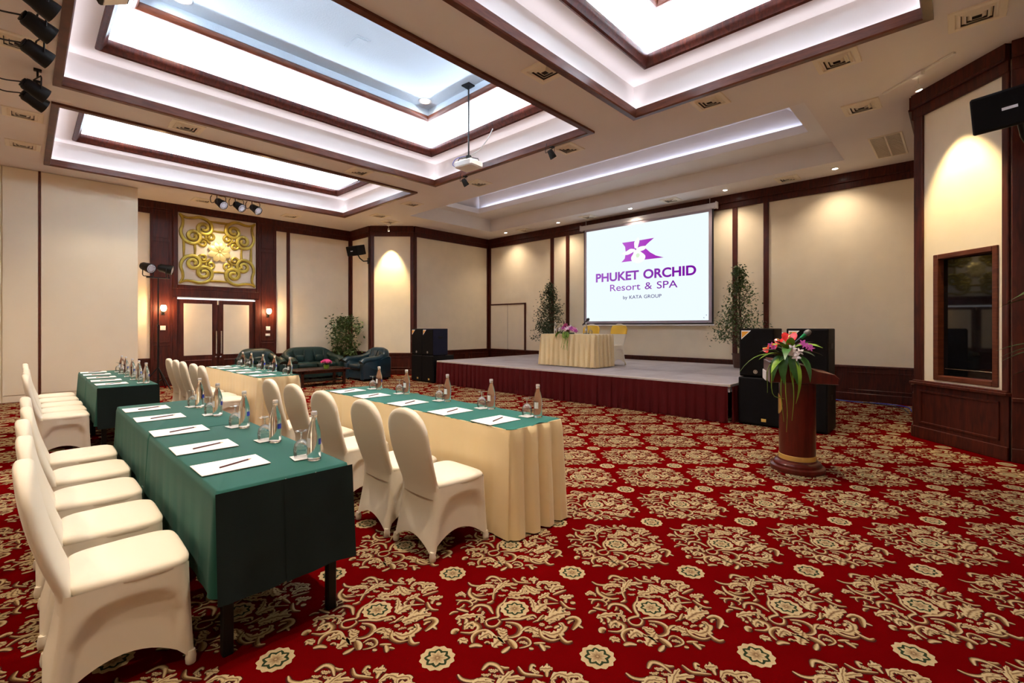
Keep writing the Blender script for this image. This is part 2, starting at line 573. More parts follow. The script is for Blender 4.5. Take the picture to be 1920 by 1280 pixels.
# leaves and scrolls of one medallion: (lobed, width, spine...)
STROKES = [
 (0, 40, (415, 160), (470, 122), (540, 135), (590, 185)), (1, 66, (500, 300), (560, 235), (640, 210), (760, 205)),
 (1, 46, (545, 260), (600, 205), (668, 162)), (0, 28, (495, 375), (500, 320), (520, 270), (570, 215)),
 (0, 32, (222, 185), (260, 215), (340, 225), (430, 208), (520, 222)), (1, 60, (310, 275), (365, 235), (440, 230), (510, 240)),
 (0, 40, (248, 245), (232, 305), (275, 352), (350, 375), (430, 368)), (0, 30, (262, 300), (320, 335), (420, 325)),
 (1, 50, (85, 335), (130, 312), (195, 325)), (0, 34, (140, 285), (165, 315), (185, 350)), (0, 26, (85, 378), (140, 380), (200, 385)),
 (0, 26, (100, 432), (130, 397), (190, 385), (242, 402), (262, 432), (220, 455)), (0, 40, (248, 492), (300, 442), (370, 430), (440, 450), (470, 490), (492, 528)),
 (0, 30, (18, 538), (60, 512), (112, 508)), (0, 38, (95, 470), (160, 488), (225, 508)), (1, 66, (80, 585), (150, 560), (240, 550), (320, 548), (405, 570)),
 (0, 32, (400, 628), (430, 592), (500, 572), (548, 560), (540, 500), (560, 440), (610, 400), (638, 350)),
 (0, 30, (408, 610), (420, 652), (470, 672), (530, 660), (572, 612), (545, 588)), (0, 40, (580, 592), (680, 580), (780, 582), (860, 560), (930, 542), (965, 572)),
 (0, 42, (628, 622), (700, 630), (760, 650), (792, 692), (770, 750), (700, 780), (640, 778)), (0, 30, (795, 722), (850, 680), (905, 668)),
 (0, 42, (175, 700), (200, 642), (270, 620), (338, 660), (320, 712), (240, 740), (135, 730)), (1, 60, (185, 692), (225, 655), (270, 640), (262, 695)),
 (0, 60, (48, 752), (80, 712), (120, 715)), (0, 40, (115, 640), (150, 642)), (0, 38, (268, 845), (270, 780), (320, 732), (400, 710), (460, 730), (525, 785)),
 (1, 74, (335, 805), (395, 765), (450, 748), (478, 795)), (1, 72, (120, 800), (170, 820), (215, 808)), (0, 46, (230, 888), (300, 868), (375, 882)),
 (0, 28, (398, 852), (430, 838), (458, 858)), (1, 92, (488, 890), (540, 840), (600, 795), (645, 755)), (1, 64, (535, 685), (590, 718), (645, 708)),
 (0, 34, (555, 742), (600, 762), (645, 740)), (0, 62, (738, 908), (702, 850), (655, 805)), (0, 42, (586, 955), (630, 922), (675, 885)),
 (0, 28, (748, 832), (790, 795), (840, 790), (886, 822), (890, 862), (830, 890), (775, 902)), (0, 36, (885, 902), (935, 912)),
 (0, 34, (935, 852), (1000, 852), (1062, 850)), (0, 40, (1005, 858), (1040, 900), (1052, 935)), (0, 26, (1045, 882), (1118, 895)),
 (1, 84, (900, 678), (945, 712), (1005, 735)), (0, 36, (1000, 700), (1012, 762), (1060, 800), (1140, 822), (1225, 802)),
 (1, 80, (1030, 715), (1100, 752), (1180, 750), (1240, 712), (1252, 660), (1215, 625)), (0, 42, (1210, 755), (1250, 812), (1300, 842), (1358, 828)),
 (1, 110, (1060, 605), (1140, 562), (1220, 532), (1335, 518)), (0, 46, (1150, 562), (1148, 510), (1162, 470)), (0, 50, (1190, 545), (1215, 500), (1232, 452)),
 (0, 56, (1285, 592), (1370, 570), (1422, 602), (1400, 652), (1358, 705)), (0, 30, (1405, 640), (1475, 685)),
 (1, 52, (900, 365), (932, 420), (940, 505)), (1, 90, (958, 515), (1010, 462), (1065, 430)), (0, 26, (1050, 470), (1085, 460), (1112, 490), (1080, 515)),
 (0, 24, (980, 432), (1080, 420), (1205, 412)), (1, 38, (645, 345), (760, 355), (850, 350), (915, 362)), (1, 72, (655, 320), (720, 312), (800, 300), (822, 245)),
 (1, 82, (838, 215), (880, 262), (930, 292), (1005, 292)), (0, 32, (895, 228), (960, 262), (1045, 270)), (0, 32, (705, 138), (750, 180), (830, 190), (905, 195)),
 (0, 30, (800, 165), (820, 130), (850, 140)), (1, 60, (880, 150), (930, 152), (985, 150)), (0, 34, (935, 200), (940, 120)),
 (1, 62, (965, 215), (1030, 182), (1100, 195), (1180, 190), (1222, 222)), (1, 82, (1125, 295), (1160, 245), (1220, 235), (1255, 252)),
 (0, 36, (1145, 322), (1220, 292), (1288, 268)), (1, 62, (985, 362), (1050, 330), (1102, 298)), (0, 34, (1065, 338), (1120, 360), (1198, 392)),
 (1, 72, (1215, 340), (1290, 345), (1368, 328)), (0, 36, (1225, 388), (1270, 440), (1320, 470), (1392, 475)), (0, 54, (1335, 412), (1388, 405)),
 (0, 24, (1100, 560), (1010, 590), (925, 622)), (1, 44, (995, 640), (1055, 652)), (0, 30, (978, 612), (1045, 538)), (0, 24, (500, 760), (560, 800), (610, 850)),
]
LIGHT, TAN, BRN, DRK, GRN = (0.43, 0.325, 0.180), (0.31, 0.21, 0.095), (0.115, 0.052, 0.018), (0.050, 0.006, 0.005), (0.018, 0.030, 0.012)


_rs = random.Random(21)
_have = [floor_pt(*p) - MC for st in STROKES for p in catmull(st[2:], 8)]
for _ in range(900):                                   # small leaflets filling the gaps of the wreath
    a_, r_ = _rs.uniform(0, 2 * PI), 0.10 + 0.20 * math.sqrt(_rs.random())
    p_ = np.array([r_ * math.cos(a_), r_ * math.sin(a_)])
    if min(np.linalg.norm(p_ - h) for h in _have) < 0.022:
        continue
    d_ = np.array([math.cos(a_ + 1.1), math.sin(a_ + 1.1)]) * 0.020
    c_ = np.array([-d_[1], d_[0]]) * 0.35
    STROKES.append((1 if _rs.random() < .6 else 0, _rs.uniform(24, 36), ('m', p_ - d_), ('m', p_ + c_), ('m', p_ + d_)))
    _have += [p_, p_ - d_, p_ + d_]
    if len(STROKES) > 112:
        break
print('strokes', len(STROKES))


class Flat:
    def __init__(s):
        s.v, s.t, s.c = [], [], []

    def strip(s, rows, cols):
        """rows: list of equal-length point lists (x,y,z); cols per column"""
        o, n = len(s.v), len(rows[0])
        for r_ in rows:
            s.v += r_
            s.c += cols
        for k in range(len(rows) - 1):
            for i in range(n - 1):
                a, b_, c_, d_ = o + k * n + i, o + k * n + i + 1, o + (k + 1) * n + i + 1, o + (k + 1) * n + i
                s.t += [(a, b_, c_), (a, c_, d_)]

    def fan(s, pts, z, ccol, ecol, c=(0, 0)):
        o = len(s.v)
        s.v += [(c[0], c[1], z)] + [(p[0], p[1], z) for p in pts]
        s.c += [ccol] + [ecol] * len(pts)
        n = len(pts)
        s.t += [(o, o + 1 + i, o + 1 + (i + 1) % n) for i in range(n)]


def rosette(fl, R, z, n):
    def lob(r0, k, amp, m, ph=0):
        return [(R * r0 * (1 + amp * math.cos(k * a)) * math.cos(a + ph), R * r0 * (1 + amp * math.cos(k * a)) * math.sin(a + ph)) for a in [2 * PI * i / m for i in range(m)]]
    fl.fan(lob(1.0, 12, 0.06, 48 if n else 16), z, TAN, LIGHT)
    fl.fan(lob(0.70, 8, 0.12, 32 if n else 12), z + 0.0002, GRN, GRN)
    fl.fan(lob(0.52, 8, 0.22, 32 if n else 12), z + 0.0004, BRN, LIGHT)
    fl.fan(lob(0.13, 1, 0.0, 8), z + 0.0006, LIGHT, BRN)


def medallion(near):
    fl = Flat()
    for q, st in enumerate(STROKES):
        lob, wd, pts = st[0], st[1] * 0.00056, [p[1] if isinstance(p[0], str) else floor_pt(*p) - MC for p in st[2:]]
        n = ((18 if lob else 10) if len(pts) < 4 else (22 if lob else 14)) if near else (4 if len(pts) < 4 else 6)
        sp = catmull(pts, n)
        tg = np.gradient(sp, axis=0)
        tg /= np.linalg.norm(tg, axis=1)[:, None] + 1e-9
        nm = np.stack([-tg[:, 1], tg[:, 0]], 1)
        if nm.mean(0) @ np.array([-0.69, 0.72]) < 0:
            nm = -nm
        t = np.linspace(0, 1, n)
        hw = 0.5 * wd * np.clip(np.sin(PI * (0.06 + 0.90 * t ** 0.9)), 0.12, 1) ** 0.55
        hl, hr = hw.copy(), hw.copy()
        if lob and near:
            k = 3.6 if len(pts) < 4 else 4.6
            hl *= 0.50 + 0.85 * (t * k % 1.0)
            hr *= 0.50 + 0.85 * ((t * k + 0.45) % 1.0)
        z = 0.0012 + 0.0003 * (q % 3)
        if near:
            g = 1.0 + 0.004 / np.maximum(hw, 1e-4)
            fl.strip([[tuple(sp[i] + nm[i] * hl[i] * min(g[i], 1.8)) + (0.0006,), tuple(sp[i] - nm[i] * (hr[i] * min(g[i], 1.8) + 0.003)) + (0.0006,)] for i in range(n)], [DRK, DRK])
            fl.strip([[tuple(sp[i] + nm[i] * hl[i]) + (z,), tuple(sp[i] + nm[i] * hl[i] * 0.42) + (z,), tuple(sp[i] + nm[i] * hl[i] * 0.06) + (z,), tuple(sp[i] - nm[i] * hr[i] * 0.40) + (z,), tuple(sp[i] - nm[i] * hr[i]) + (z,)] for i in range(n)],
                     [LIGHT, LIGHT, BRN, LIGHT, TAN] if lob else [LIGHT, LIGHT, TAN, BRN, BRN] if q % 2 else [BRN, TAN, LIGHT, LIGHT, BRN])
        else:
            fl.strip([[tuple(sp[i] + nm[i] * hl[i]) + (z,), tuple(sp[i] - nm[i] * hr[i]) + (z,)] for i in range(n)], [LIGHT, TAN if lob else BRN])
    rosette(fl, 0.072, 0.0024, near)
    return fl


def small(near):
    fl = Flat()
    rosette(fl, 0.075, 0.0012, near)
    return fl


KIT = {(k, n): (medallion(n) if k else small(n)) for k in (0, 1) for n in (0, 1)}
for k in KIT:
    f_ = KIT[k]
    KIT[k] = (np.array(f_.v, np.float32), np.array(f_.t, np.int32), np.array(f_.c, np.float32))
V, T, C, off = [], [], [], 0
GX, GY = 0.5015, 0.4925
for i in range(-24, 8):
    for j in range(-9, 20):
        x, y = MC[0] + i * GX, MC[1] + j * GY
        if not (-14.0 < x < 1.6 and -2.9 < y < 11.2) or (-9.4 < x < -2.75 and y > 7.8):
            continue
        if x < -13.3 and y < 1.9:
            continue
        if x - y < -20.3 or x + y > 8.0 and x > -0.45 or x < -12.1 and y > 8.0:
            continue
        near = 1 if (math.hypot(x, y) < 6.5 and y > -0.6) else 0
        v_, t_, c_ = KIT[((i + j) % 2 == 0) * 1, near]
        V.append(v_ + np.array([x, y, 0], np.float32)); T.append(t_ + off); C.append(c_); off += len(v_)
V, T, C = np.concatenate(V), np.concatenate(T), np.concatenate(C)
me = bpy.data.meshes.new('carpet_pattern')
me.vertices.add(len(V)); me.vertices.foreach_set('co', V.ravel())
me.loops.add(len(T) * 3); me.loops.foreach_set('vertex_index', T.ravel())
me.polygons.add(len(T)); me.polygons.foreach_set('loop_start', np.arange(0, len(T) * 3, 3, dtype=np.int32))
ca = me.color_attributes.new('weave', 'FLOAT_COLOR', 'POINT')
ca.data.foreach_set('color', np.concatenate([C, np.ones((len(C), 1), np.float32)], 1).ravel())
me.update(calc_edges=True)
me.materials.append(_m['carpet_motif'])
print('carpet tris', len(T))
place('carpet_pattern', me, floor, kind='stuff', label='woven gold acanthus medallions and small rosettes')


# ------------------------------------------------------------------ walls
class Seg:
    def __init__(s, p0, p1, n):
        s.p0, s.p1 = Vector((*p0, 0)), Vector((*p1, 0))
        s.L = (s.p1 - s.p0).length
        s.t = (s.p1 - s.p0) / s.L
        s.n = Vector((*n, 0)).normalized()

    def pt(s, a, z, d):
        return s.p0 + s.t * a + s.n * d + Vector((0, 0, z))

    def box(s, mb, a0, a1, z0, z1, d0, d1, c=0.0):
        m_ = Matrix(((s.t.x, s.n.x, 0, s.p0.x), (s.t.y, s.n.y, 0, s.p0.y), (0, 0, 1, 0), (0, 0, 0, 1)))
        if c:
            return mb.rbox(a0, d0, z0, a1, d1, z1, c, m_)
        q = MB().box(a0, d0, z0, a1, d1, z1)
        return mb.add([m_ @ Vector(p) for p in q.v], q.f)


WT, FR = 0.69, 4.19       # wainscot top, frieze bottom


def part_box(seg, parent, name, material, a0, a1, z0, z1, d0, d1, c=0.006):
    mb_ = MB()
    seg.box(mb_, a0, a1, z0, z1, d0, d1, c)
    return place(name, mb_.mesh(name, material), parent)


def dress(seg, wall, battens, frieze=((0, None),), wain=((0, None),), wt=WT, panels=True):
    """frieze, wainscot with raised panels and vertical battens on a wall"""
    for a0, a1 in frieze:
        a1 = seg.L if a1 is None else a1
        mb_ = MB()
        seg.box(mb_, a0, a1, 4.33, ZC, 0, 0.07)
        seg.box(mb_, a0, a1, FR, 4.335, 0, 0.045, 0.008)
        seg.box(mb_, a0, a1, 4.315, 4.345, 0, 0.08, 0.006)
        place('frieze', mb_.mesh('frieze', 'mahogany'), wall)
    for a0, a1 in wain:
        a1 = seg.L if a1 is None else a1
        part_box(seg, wall, 'wainscot', 'mahogany', a0, a1, 0, wt - 0.03, 0, 0.03, 0.003)
        part_box(seg, wall, 'chair_rail', 'mahogany', a0, a1, wt - 0.045, wt, 0, 0.055)
        part_box(seg, wall, 'baseboard', 'mahogany', a0, a1, 0, 0.15, 0, 0.05)
        if panels:
            k = max(1, round((a1 - a0) / 1.25))
            wd = (a1 - a0) / k
            for i in range(k):
                mb_ = MB()
                u0, u1 = a0 + i * wd + 0.09, a0 + (i + 1) * wd - 0.09
                for (b0, b1, c0, c1) in ((u0, u1, 0.20, 0.225), (u0, u1, wt - 0.15, wt - 0.125), (u0, u0 + 0.025, 0.2, wt - 0.125), (u1 - 0.025, u1, 0.2, wt - 0.125)):
                    seg.box(mb_, b0, b1, c0, c1, 0.028, 0.045, 0.004)
                place('wainscot_panel', mb_.mesh('wainscot_panel', 'mahogany'), wall)
    for a0, a1 in battens:
        part_box(seg, wall, 'batten', 'mahogany', a0, a1, wt - 0.02, FR + 0.02, 0, 0.035)


def wall(name, p0, p1, n, label, material='wallpaper', holes=()):
    seg = Seg(p0, p1, n)
    mb_ = MB()
    if holes:
        (a0, a1, z0, z1), = holes
        for q in ((0, a0, 0, ZC), (a1, seg.L, 0, ZC), (a0, a1, 0, z0), (a0, a1, z1, ZC)):
            seg.box(mb_, *q, -0.16, 0)
    else:
        seg.box(mb_, 0, seg.L, 0, ZC, -0.15, 0)
    return seg, struct(name, mb_.mesh(name, material), label, 'wall')


# left (door) wall, s runs from y=-3
sA, wA = wall('wall_left', (-14.15, -3), (-14.15, 7.3), (1, 0), 'cream panelled wall with dark mahogany trim around the double door')
Y = lambda y: y + 3.0
dress(sA, wA, [(Y(5.297), Y(5.387)), (Y(7.2), Y(7.3))], frieze=((Y(1.76), Y(2.12)), (Y(5.0), None)), wain=((Y(1.76), Y(2.12)), (Y(5.0), None)))
# mahogany door surround built of boards
for nm, y0, y1, z0, z1, d in (('surround_post', 2.12, 2.56, 0, ZC, 0.06), ('surround_post', 4.54, 5.0, 0, ZC, 0.06), ('surround_head', 2.56, 4.54, 2.20, 2.40, 0.06),
                              ('surround_top', 2.56, 4.54, 4.40, ZC, 0.06), ('surround_jamb', 2.56, 2.655, 0, 2.2, 0.085), ('surround_jamb', 4.435, 4.54, 0, 2.2, 0.085)):
    part_box(sA, wA, nm, 'mahogany', Y(y0), Y(y1), z0, z1, 0, d)
for y0, y1, z0, z1 in ((2.56, 2.67, 2.40, 4.40), (4.47, 4.54, 2.40, 4.40), (2.67, 4.47, 2.40, 2.50), (2.67, 4.47, 4.325, 4.40)):
    part_box(sA, wA, 'ornament_frame', 'mahogany', Y(y0), Y(y1), z0, z1, 0, 0.09, 0.015)
for y0 in (2.17, 4.60):
    for z0, z1 in ((0.2, 1.0), (1.06, 3.55), (3.62, 4.3)):
        mb = MB()
        for (b0, b1, c0, c1) in ((y0, y0 + 0.34, z0, z0 + 0.02), (y0, y0 + 0.34, z1 - 0.02, z1), (y0, y0 + 0.02, z0, z1), (y0 + 0.32, y0 + 0.34, z0, z1)):
            sA.box(mb, Y(b0), Y(b1), c0, c1, 0.058, 0.07, 0.003)
        place('post_moulding', mb.mesh('post_moulding', 'mahogany'), wA)
part_box(sA, wA, 'frieze', 'mahogany', Y(2.12), Y(5.0), 4.33, ZC, 0.05, 0.08)

# double door
door = thing('door_1', 'mahogany double door with cream panels and long steel pull handles', 'door', (-14.15, 3.545, 0))
door['kind'] = 'structure'
for sgn, nm in ((-1, 'left'), (1, 'right')):
    y0, y1 = (2.655, 3.543) if sgn < 0 else (3.549, 4.435)
    mb = MB().rbox(0.005, y0 - 3.545, 0.01, 0.05, y1 - 3.545, 2.145, 0.004)
    leaf = place('door_leaf', mb.mesh('door_leaf', 'mahogany'), door)
    c0, c1 = (2.794, 3.412) if sgn < 0 else (3.671, 4.291)
    mb = MB().rbox(0.045, c0 - 3.545, 0.72, 0.056, c1 - 3.545, 2.04, 0.003)
    place('cream_panel', mb.mesh('cream_panel', 'wallpaper'), leaf)
    mb = MB().sweep_rect((c0 - 3.545 - 0.0, c1 - 3.545 + 0.0, 0.16, 0.60), [(0, 0.05), (0.02, 0.062), (0.04, 0.05)], closed=False)
    mb.v = [(z, x, y) for x, y, z in mb.v]
    place('lower_panel', mb.mesh('lower_panel', 'mahogany'), leaf)
    hy = -0.045 if sgn < 0 else 0.065
    mb = MB().tube([(0.11, hy, 0.75), (0.11, hy, 1.34)], 0.016, 10)
    for zz in (0.82, 1.27):
        mb.tube([(0.05, hy, zz), (0.11, hy, zz)], 0.010, 8)
    place('pull_handle', mb.mesh('pull_handle', 'steel', 40), leaf)
    mb = MB().lathe([(0.022, 0), (0.022, 0.008), (0.012, 0.012)], 14, mtx=Matrix.Translation((0.05, hy, 0.66)) @ aim((1, 0, 0)))
    place('lock_cylinder', mb.mesh('lock_cylinder', 'steel', 40), leaf)
mb = MB().rbox(0.03, 2.66 - 3.545, 2.148, 0.10, 4.43 - 3.545, 2.172, 0.003)
place('head_strip', mb.mesh('head_strip', 'gap_light'), door, label='bright strip of light along the head of the doors')
mb = MB().rbox(0.05, -0.02, 2.02, 0.075, 0.02, 2.145, 0.004)
place('flush_bolt', mb.mesh('flush_bolt', 'steel'), door)

# movable partition in front of the left wall
px_ = -13.05
mb = MB().box(-14.15, -3.0, 0, px_ - 0.03, 1.75, ZC)
wp = struct('wall_partition', mb.mesh('wall_partition', 'partition_vinyl'), 'tall cream folding partition panels standing in front of the left wall', 'partition wall')
for y0, y1 in ((-2.9, -1.82), (-1.80, -0.29), (-0.27, 0.205), (0.245, 1.745)):
    mb = MB().rbox(px_ - 0.035, y0, 0.14, px_, y1, 4.49, 0.004)
    place('partition_panel', mb.mesh('partition_panel', 'partition_vinyl'), wp)
    mb = MB().rbox(px_ - 0.035, y0, 0.005, px_ - 0.006, y1, 0.135, 0.003)
    place('bottom_seal', mb.mesh('bottom_seal', 'partition_vinyl'), wp)
mb = MB().box(px_ - 0.04, 0.208, 0.0, px_ + 0.004, 0.242, ZC)
place('joint_strip', mb.mesh('joint_strip', 'mahogany_light'), wp)

sB, wB = wall('wall_left_return', (-14.15, 7.3), (-12.92, 7.3), (0, -1), 'short cream wall between the sofa corner and the lit left pillar face')
dress(sB, wB, [(0, 0.10), (1.13, 1.23)])
sC, wC = wall('wall_left_pillar', (-12.92, 7.3), (-12.0, 8.22), (1, -1), 'angled pillar face washed by a warm spotlight on the left')
dress(sC, wC, [(0, 0.10), (1.20, 1.30)], wt=0.66)
sD, wD = wall('wall_stage_left', (-12.0, 8.22), (-12.0, 11.35), (1, 0), 'cream side wall behind the black loudspeaker stack left of the stage')
dress(sD, wD, [(0, 0.09), (3.03, 3.13)])
sE, wE = wall('wall_stage', (-12.0, 11.35), (-0.42, 11.35), (0, -1), 'cream panelled wall with mahogany battens behind the stage')
X = lambda x: x + 12.0
dress(sE, wE, [(X(-12.0), X(-11.87)), (X(-9.187), X(-9.06)), (X(-8.588), X(-8.469)), (X(-3.795), X(-3.69)), (X(-3.141), X(-3.034))])
# low service door in the stage wall
d2 = thing('door_2', 'low cream double service door at the left end of the stage wall', 'door', (-11.04, 11.35, 0))
d2['kind'] = 'structure'
for x0, x1 in ((-11.86, -11.046), (-11.034, -10.285)):
    mb = MB().rbox(x0 + 11.04, -0.03, 0.70, x1 + 11.04, 0, 2.19, 0.003)
    place('door_leaf', mb.mesh('door_leaf', 'wallpaper'), d2)
mb = MB().rbox(-0.82, -0.04, 2.19, 0.815, 0, 2.235, 0.004)
mb.rbox(0.76, -0.04, 0.69, 0.815, 0, 2.235, 0.004)
mb.rbox(-0.01, -0.024, 0.69, 0.01, 0, 2.19, 0.002)
place('door_frame', mb.mesh('door_frame', 'mahogany'), d2)

sF, wF = wall('wall_stage_right', (-0.42, 11.35), (-0.42, 8.18), (-1, 0), 'side wall right of the stage behind the right pillar')
dress(sF, wF, [(0, 0.09)])
sG, wG = wall('wall_right_pillar', (-0.42, 8.18), (0.40, 7.36), (-1, -1), 'angled right pillar face with warm spotlight and dark framed window', holes=((0.30, 1.0, 0.815, 2.32),))
dress(sG, wG, [(0, 0.125), (1.09, 1.16)], wt=0.755)
# plinth blocks on the right pillar
part_box(sG, wG, 'sill', 'mahogany', -0.02, 1.18, 0.70, 0.735, 0, 0.085)
win = thing('window_1', 'dark glazed control-room window in a mahogany frame', 'window', (0, 0, 0))
win['kind'] = 'structure'
mb = MB()
for (a0, a1, z0, z1) in ((0.26, 0.325, 0.78, 2.355), (0.975, 1.035, 0.78, 2.355), (0.325, 0.975, 2.295, 2.355), (0.325, 0.975, 0.78, 0.84)):
    sG.box(mb, a0, a1, z0, z1, -0.14, 0.02, 0.006)
place('window_frame', mb.mesh('window_frame', 'mahogany_light'), win)
mb = MB()
q_ = [(0.32, -0.060), (0.98, -0.150), (0.98, -0.158), (0.32, -0.068)]
mb.add([sG.pt(a_, z_, d_) for z_ in (0.835, 2.30) for a_, d_ in q_], [(0, 1, 2, 3), (4, 5, 6, 7), (0, 1, 5, 4), (1, 2, 6, 5), (2, 3, 7, 6), (3, 0, 4, 7)])
place('window_pane', mb.mesh('window_pane', 'tinted_glass'), win)
mb = MB()
mb.add([sG.pt(a_, z_, d_) for z_ in (0.925, 0.931) for a_, d_ in ((0.34, -0.060), (0.97, -0.146))], [(0, 1, 3, 2)])
place('pane_joint', mb.mesh('pane_joint', 'steel'), win)
sH, wH = wall('wall_right_return', (0.40, 7.36), (1.75, 7.36), (0, -1), 'dark mahogany return of the right pillar at the picture edge')
part_box(sH, wH, 'return_board', 'mahogany', 0, 0.30, 0, ZC, 0, 0.04)
dress(sH, wH, [(1.2, 1.3)])
sI, wI = wall('wall_right', (1.75, 7.36), (1.75, -3.0), (-1, 0), 'cream right wall beside the camera with mahogany wainscot')
dress(sI, wI, [(2.0, 2.1), (4.5, 4.6), (7.0, 7.1)])
sJ, wJ = wall('wall_back', (1.75, -3.0), (-14.15, -3.0), (0, 1), 'cream folding wall closing the hall behind the camera')
dress(sJ, wJ, [(4.0, 4.1), (8.0, 8.1)])

# ------------------------------------------------------------------ ceiling
RECTS = COFFERS + [STAGE_COFFER]
xs = sorted({-14.3, 1.9, *[r_[0] for r_ in RECTS], *[r_[1] for r_ in RECTS]})
ys = sorted({-3.15, 11.5, *[r_[2] for r_ in RECTS], *[r_[3] for r_ in RECTS]})
mb = MB()
for i in range(len(xs) - 1):
    for j in range(len(ys) - 1):
        cx_, cy_ = (xs[i] + xs[i + 1]) / 2, (ys[j] + ys[j + 1]) / 2
        if any(r_[0] < cx_ < r_[1] and r_[2] < cy_ < r_[3] for r_ in RECTS):
            continue
        mb.add([(xs[i], ys[j], ZC), (xs[i + 1], ys[j], ZC), (xs[i + 1], ys[j + 1], ZC), (xs[i], ys[j + 1], ZC)], [(0, 3, 2, 1)])
ceil = struct('ceiling', mb.mesh('ceiling', 'ceiling_paint', recalc=False), 'beige plaster ceiling with deep lit coffers', 'ceiling')
mb = MB().box(-14.3, -3.15, 6.0, 1.9, 11.5, 6.1)
place('roof_slab', mb.mesh('roof_slab', 'ceiling_paint'), ceil)
for r_ in COFFERS:
    mb = MB().sweep_rect(r_, [(0, ZC), (0, 4.95), (0.38, 4.95)], closed=False)
    place('coffer_plaster', mb.mesh('coffer_plaster', 'coffer_paint', recalc=False), ceil)
    mb = MB().sweep_rect(r_, [(0.43, 5.02), (0.12, 5.02), (0.12, 5.05), (0.25, 5.22), (0.45, 5.38), (0.69, 5.47)], closed=False)
    place('cove', mb.mesh('cove', 'cove_plaster', 60, recalc=False), ceil)
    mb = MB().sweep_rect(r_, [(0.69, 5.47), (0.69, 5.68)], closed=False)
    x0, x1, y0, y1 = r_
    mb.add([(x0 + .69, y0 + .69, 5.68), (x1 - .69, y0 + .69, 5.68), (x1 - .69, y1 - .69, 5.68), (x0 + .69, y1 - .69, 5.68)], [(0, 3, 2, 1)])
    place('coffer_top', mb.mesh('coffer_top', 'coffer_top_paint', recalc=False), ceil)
    mb = MB().sweep_rect(r_, [(-0.005, 4.498), (-0.005, 4.465), (0.07, 4.46), (0.082, 4.475), (0.082, 4.585), (0.062, 4.585), (0.062, 4.498)])
    place('coffer_trim', mb.mesh('coffer_trim', 'mahogany_light'), ceil)
    mb = MB().sweep_rect(r_, [(0.36, 4.955), (0.365, 4.925), (0.40, 4.905), (0.425, 4.92), (0.44, 4.955), (0.462, 4.975), (0.475, 5.02), (0.465, 5.06), (0.43, 5.06), (0.43, 4.97)])
    place('cove_moulding', mb.mesh('cove_moulding', 'mahogany', 35), ceil)
    mb = MB().sweep_rect(r_, [(0.67, 5.48), (0.68, 5.445), (0.71, 5.44), (0.735, 5.465), (0.745, 5.52), (0.715, 5.55), (0.67, 5.55)])
    place('cornice', mb.mesh('cornice', 'mahogany_light', 35), ceil)
# stepped white coffer over the stage
x0, x1, y0, y1 = STAGE_COFFER
mb = MB().sweep_rect(STAGE_COFFER, [(0, ZC), (0, 4.88)], closed=False)
i0, i1, j0, j1 = -10.54, -1.93, 8.29, 9.56
t0, t1, v0, v1 = -10.25, -2.2, 8.55, 9.30
def quad_ring(mb, a, za, b_, zb):
    A = [(a[0], a[2], za), (a[1], a[2], za), (a[1], a[3], za), (a[0], a[3], za)]
    B = [(b_[0], b_[2], zb), (b_[1], b_[2], zb), (b_[1], b_[3], zb), (b_[0], b_[3], zb)]
    mb.add(A + B, [(k, (k + 1) % 4, 4 + (k + 1) % 4, 4 + k) for k in range(4)])
quad_ring(mb, STAGE_COFFER, 4.88, (i0, i1, j0, j1), 4.88)
quad_ring(mb, (i0, i1, j0, j1), 4.88, (i0, i1, j0, j1), 5.03)
quad_ring(mb, (i0 - .32, i1 + .32, j0 - .32, j1 + .32), 4.905, (i0 - .03, i1 + .03, j0 - .03, j1 + .03), 4.905)
quad_ring(mb, (i0 - .32, i1 + .32, j0 - .32, j1 + .32), 4.905, (t0, t1, v0, v1), 5.28)
mb.add([(t0, v0, 5.28), (t1, v0, 5.28), (t1, v1, 5.28), (t0, v1, 5.28)], [(0, 3, 2, 1)])
place('stage_coffer', mb.mesh('stage_coffer', 'coffer_paint', recalc=False), ceil)

# ------------------------------------------------------------------ stage
SX0, SX1, SY0, SY1, SZ = -9.68, -2.50, 7.35, 11.30, 0.58
stage = thing('stage', 'low grey carpeted stage platform with a pleated dark red skirt', 'stage', (0, 0, 0))
nx, ny = 6, 3
for i in range(nx):
    for j in range(ny):
        a0, a1 = SX0 + (SX1 - SX0) * i / nx, SX0 + (SX1 - SX0) * (i + 1) / nx
        b0, b1 = SY0 + (SY1 - SY0) * j / ny, SY0 + (SY1 - SY0) * (j + 1) / ny
        mb = MB().rbox(a0 + .004, b0 + .004, 0.46, a1 - .004, b1 - .004, SZ, 0.004)
        place('deck_panel', mb.mesh('deck_panel', 'stage_carpet'), stage)
mb = MB().rbox(SX0 - .012, SY0 - .014, SZ - 0.035, SX1 + .012, SY0 + .0, SZ + .003, 0.004)
mb.rbox(SX1, SY0, SZ - 0.035, SX1 + .012, SY1, SZ + .003, 0.004)
mb.rbox(SX0 - .012, SY0, SZ - 0.035, SX0, SY1, SZ + .003, 0.004)
place('edge_trim', mb.mesh('edge_trim', 'stage_edge'), stage)


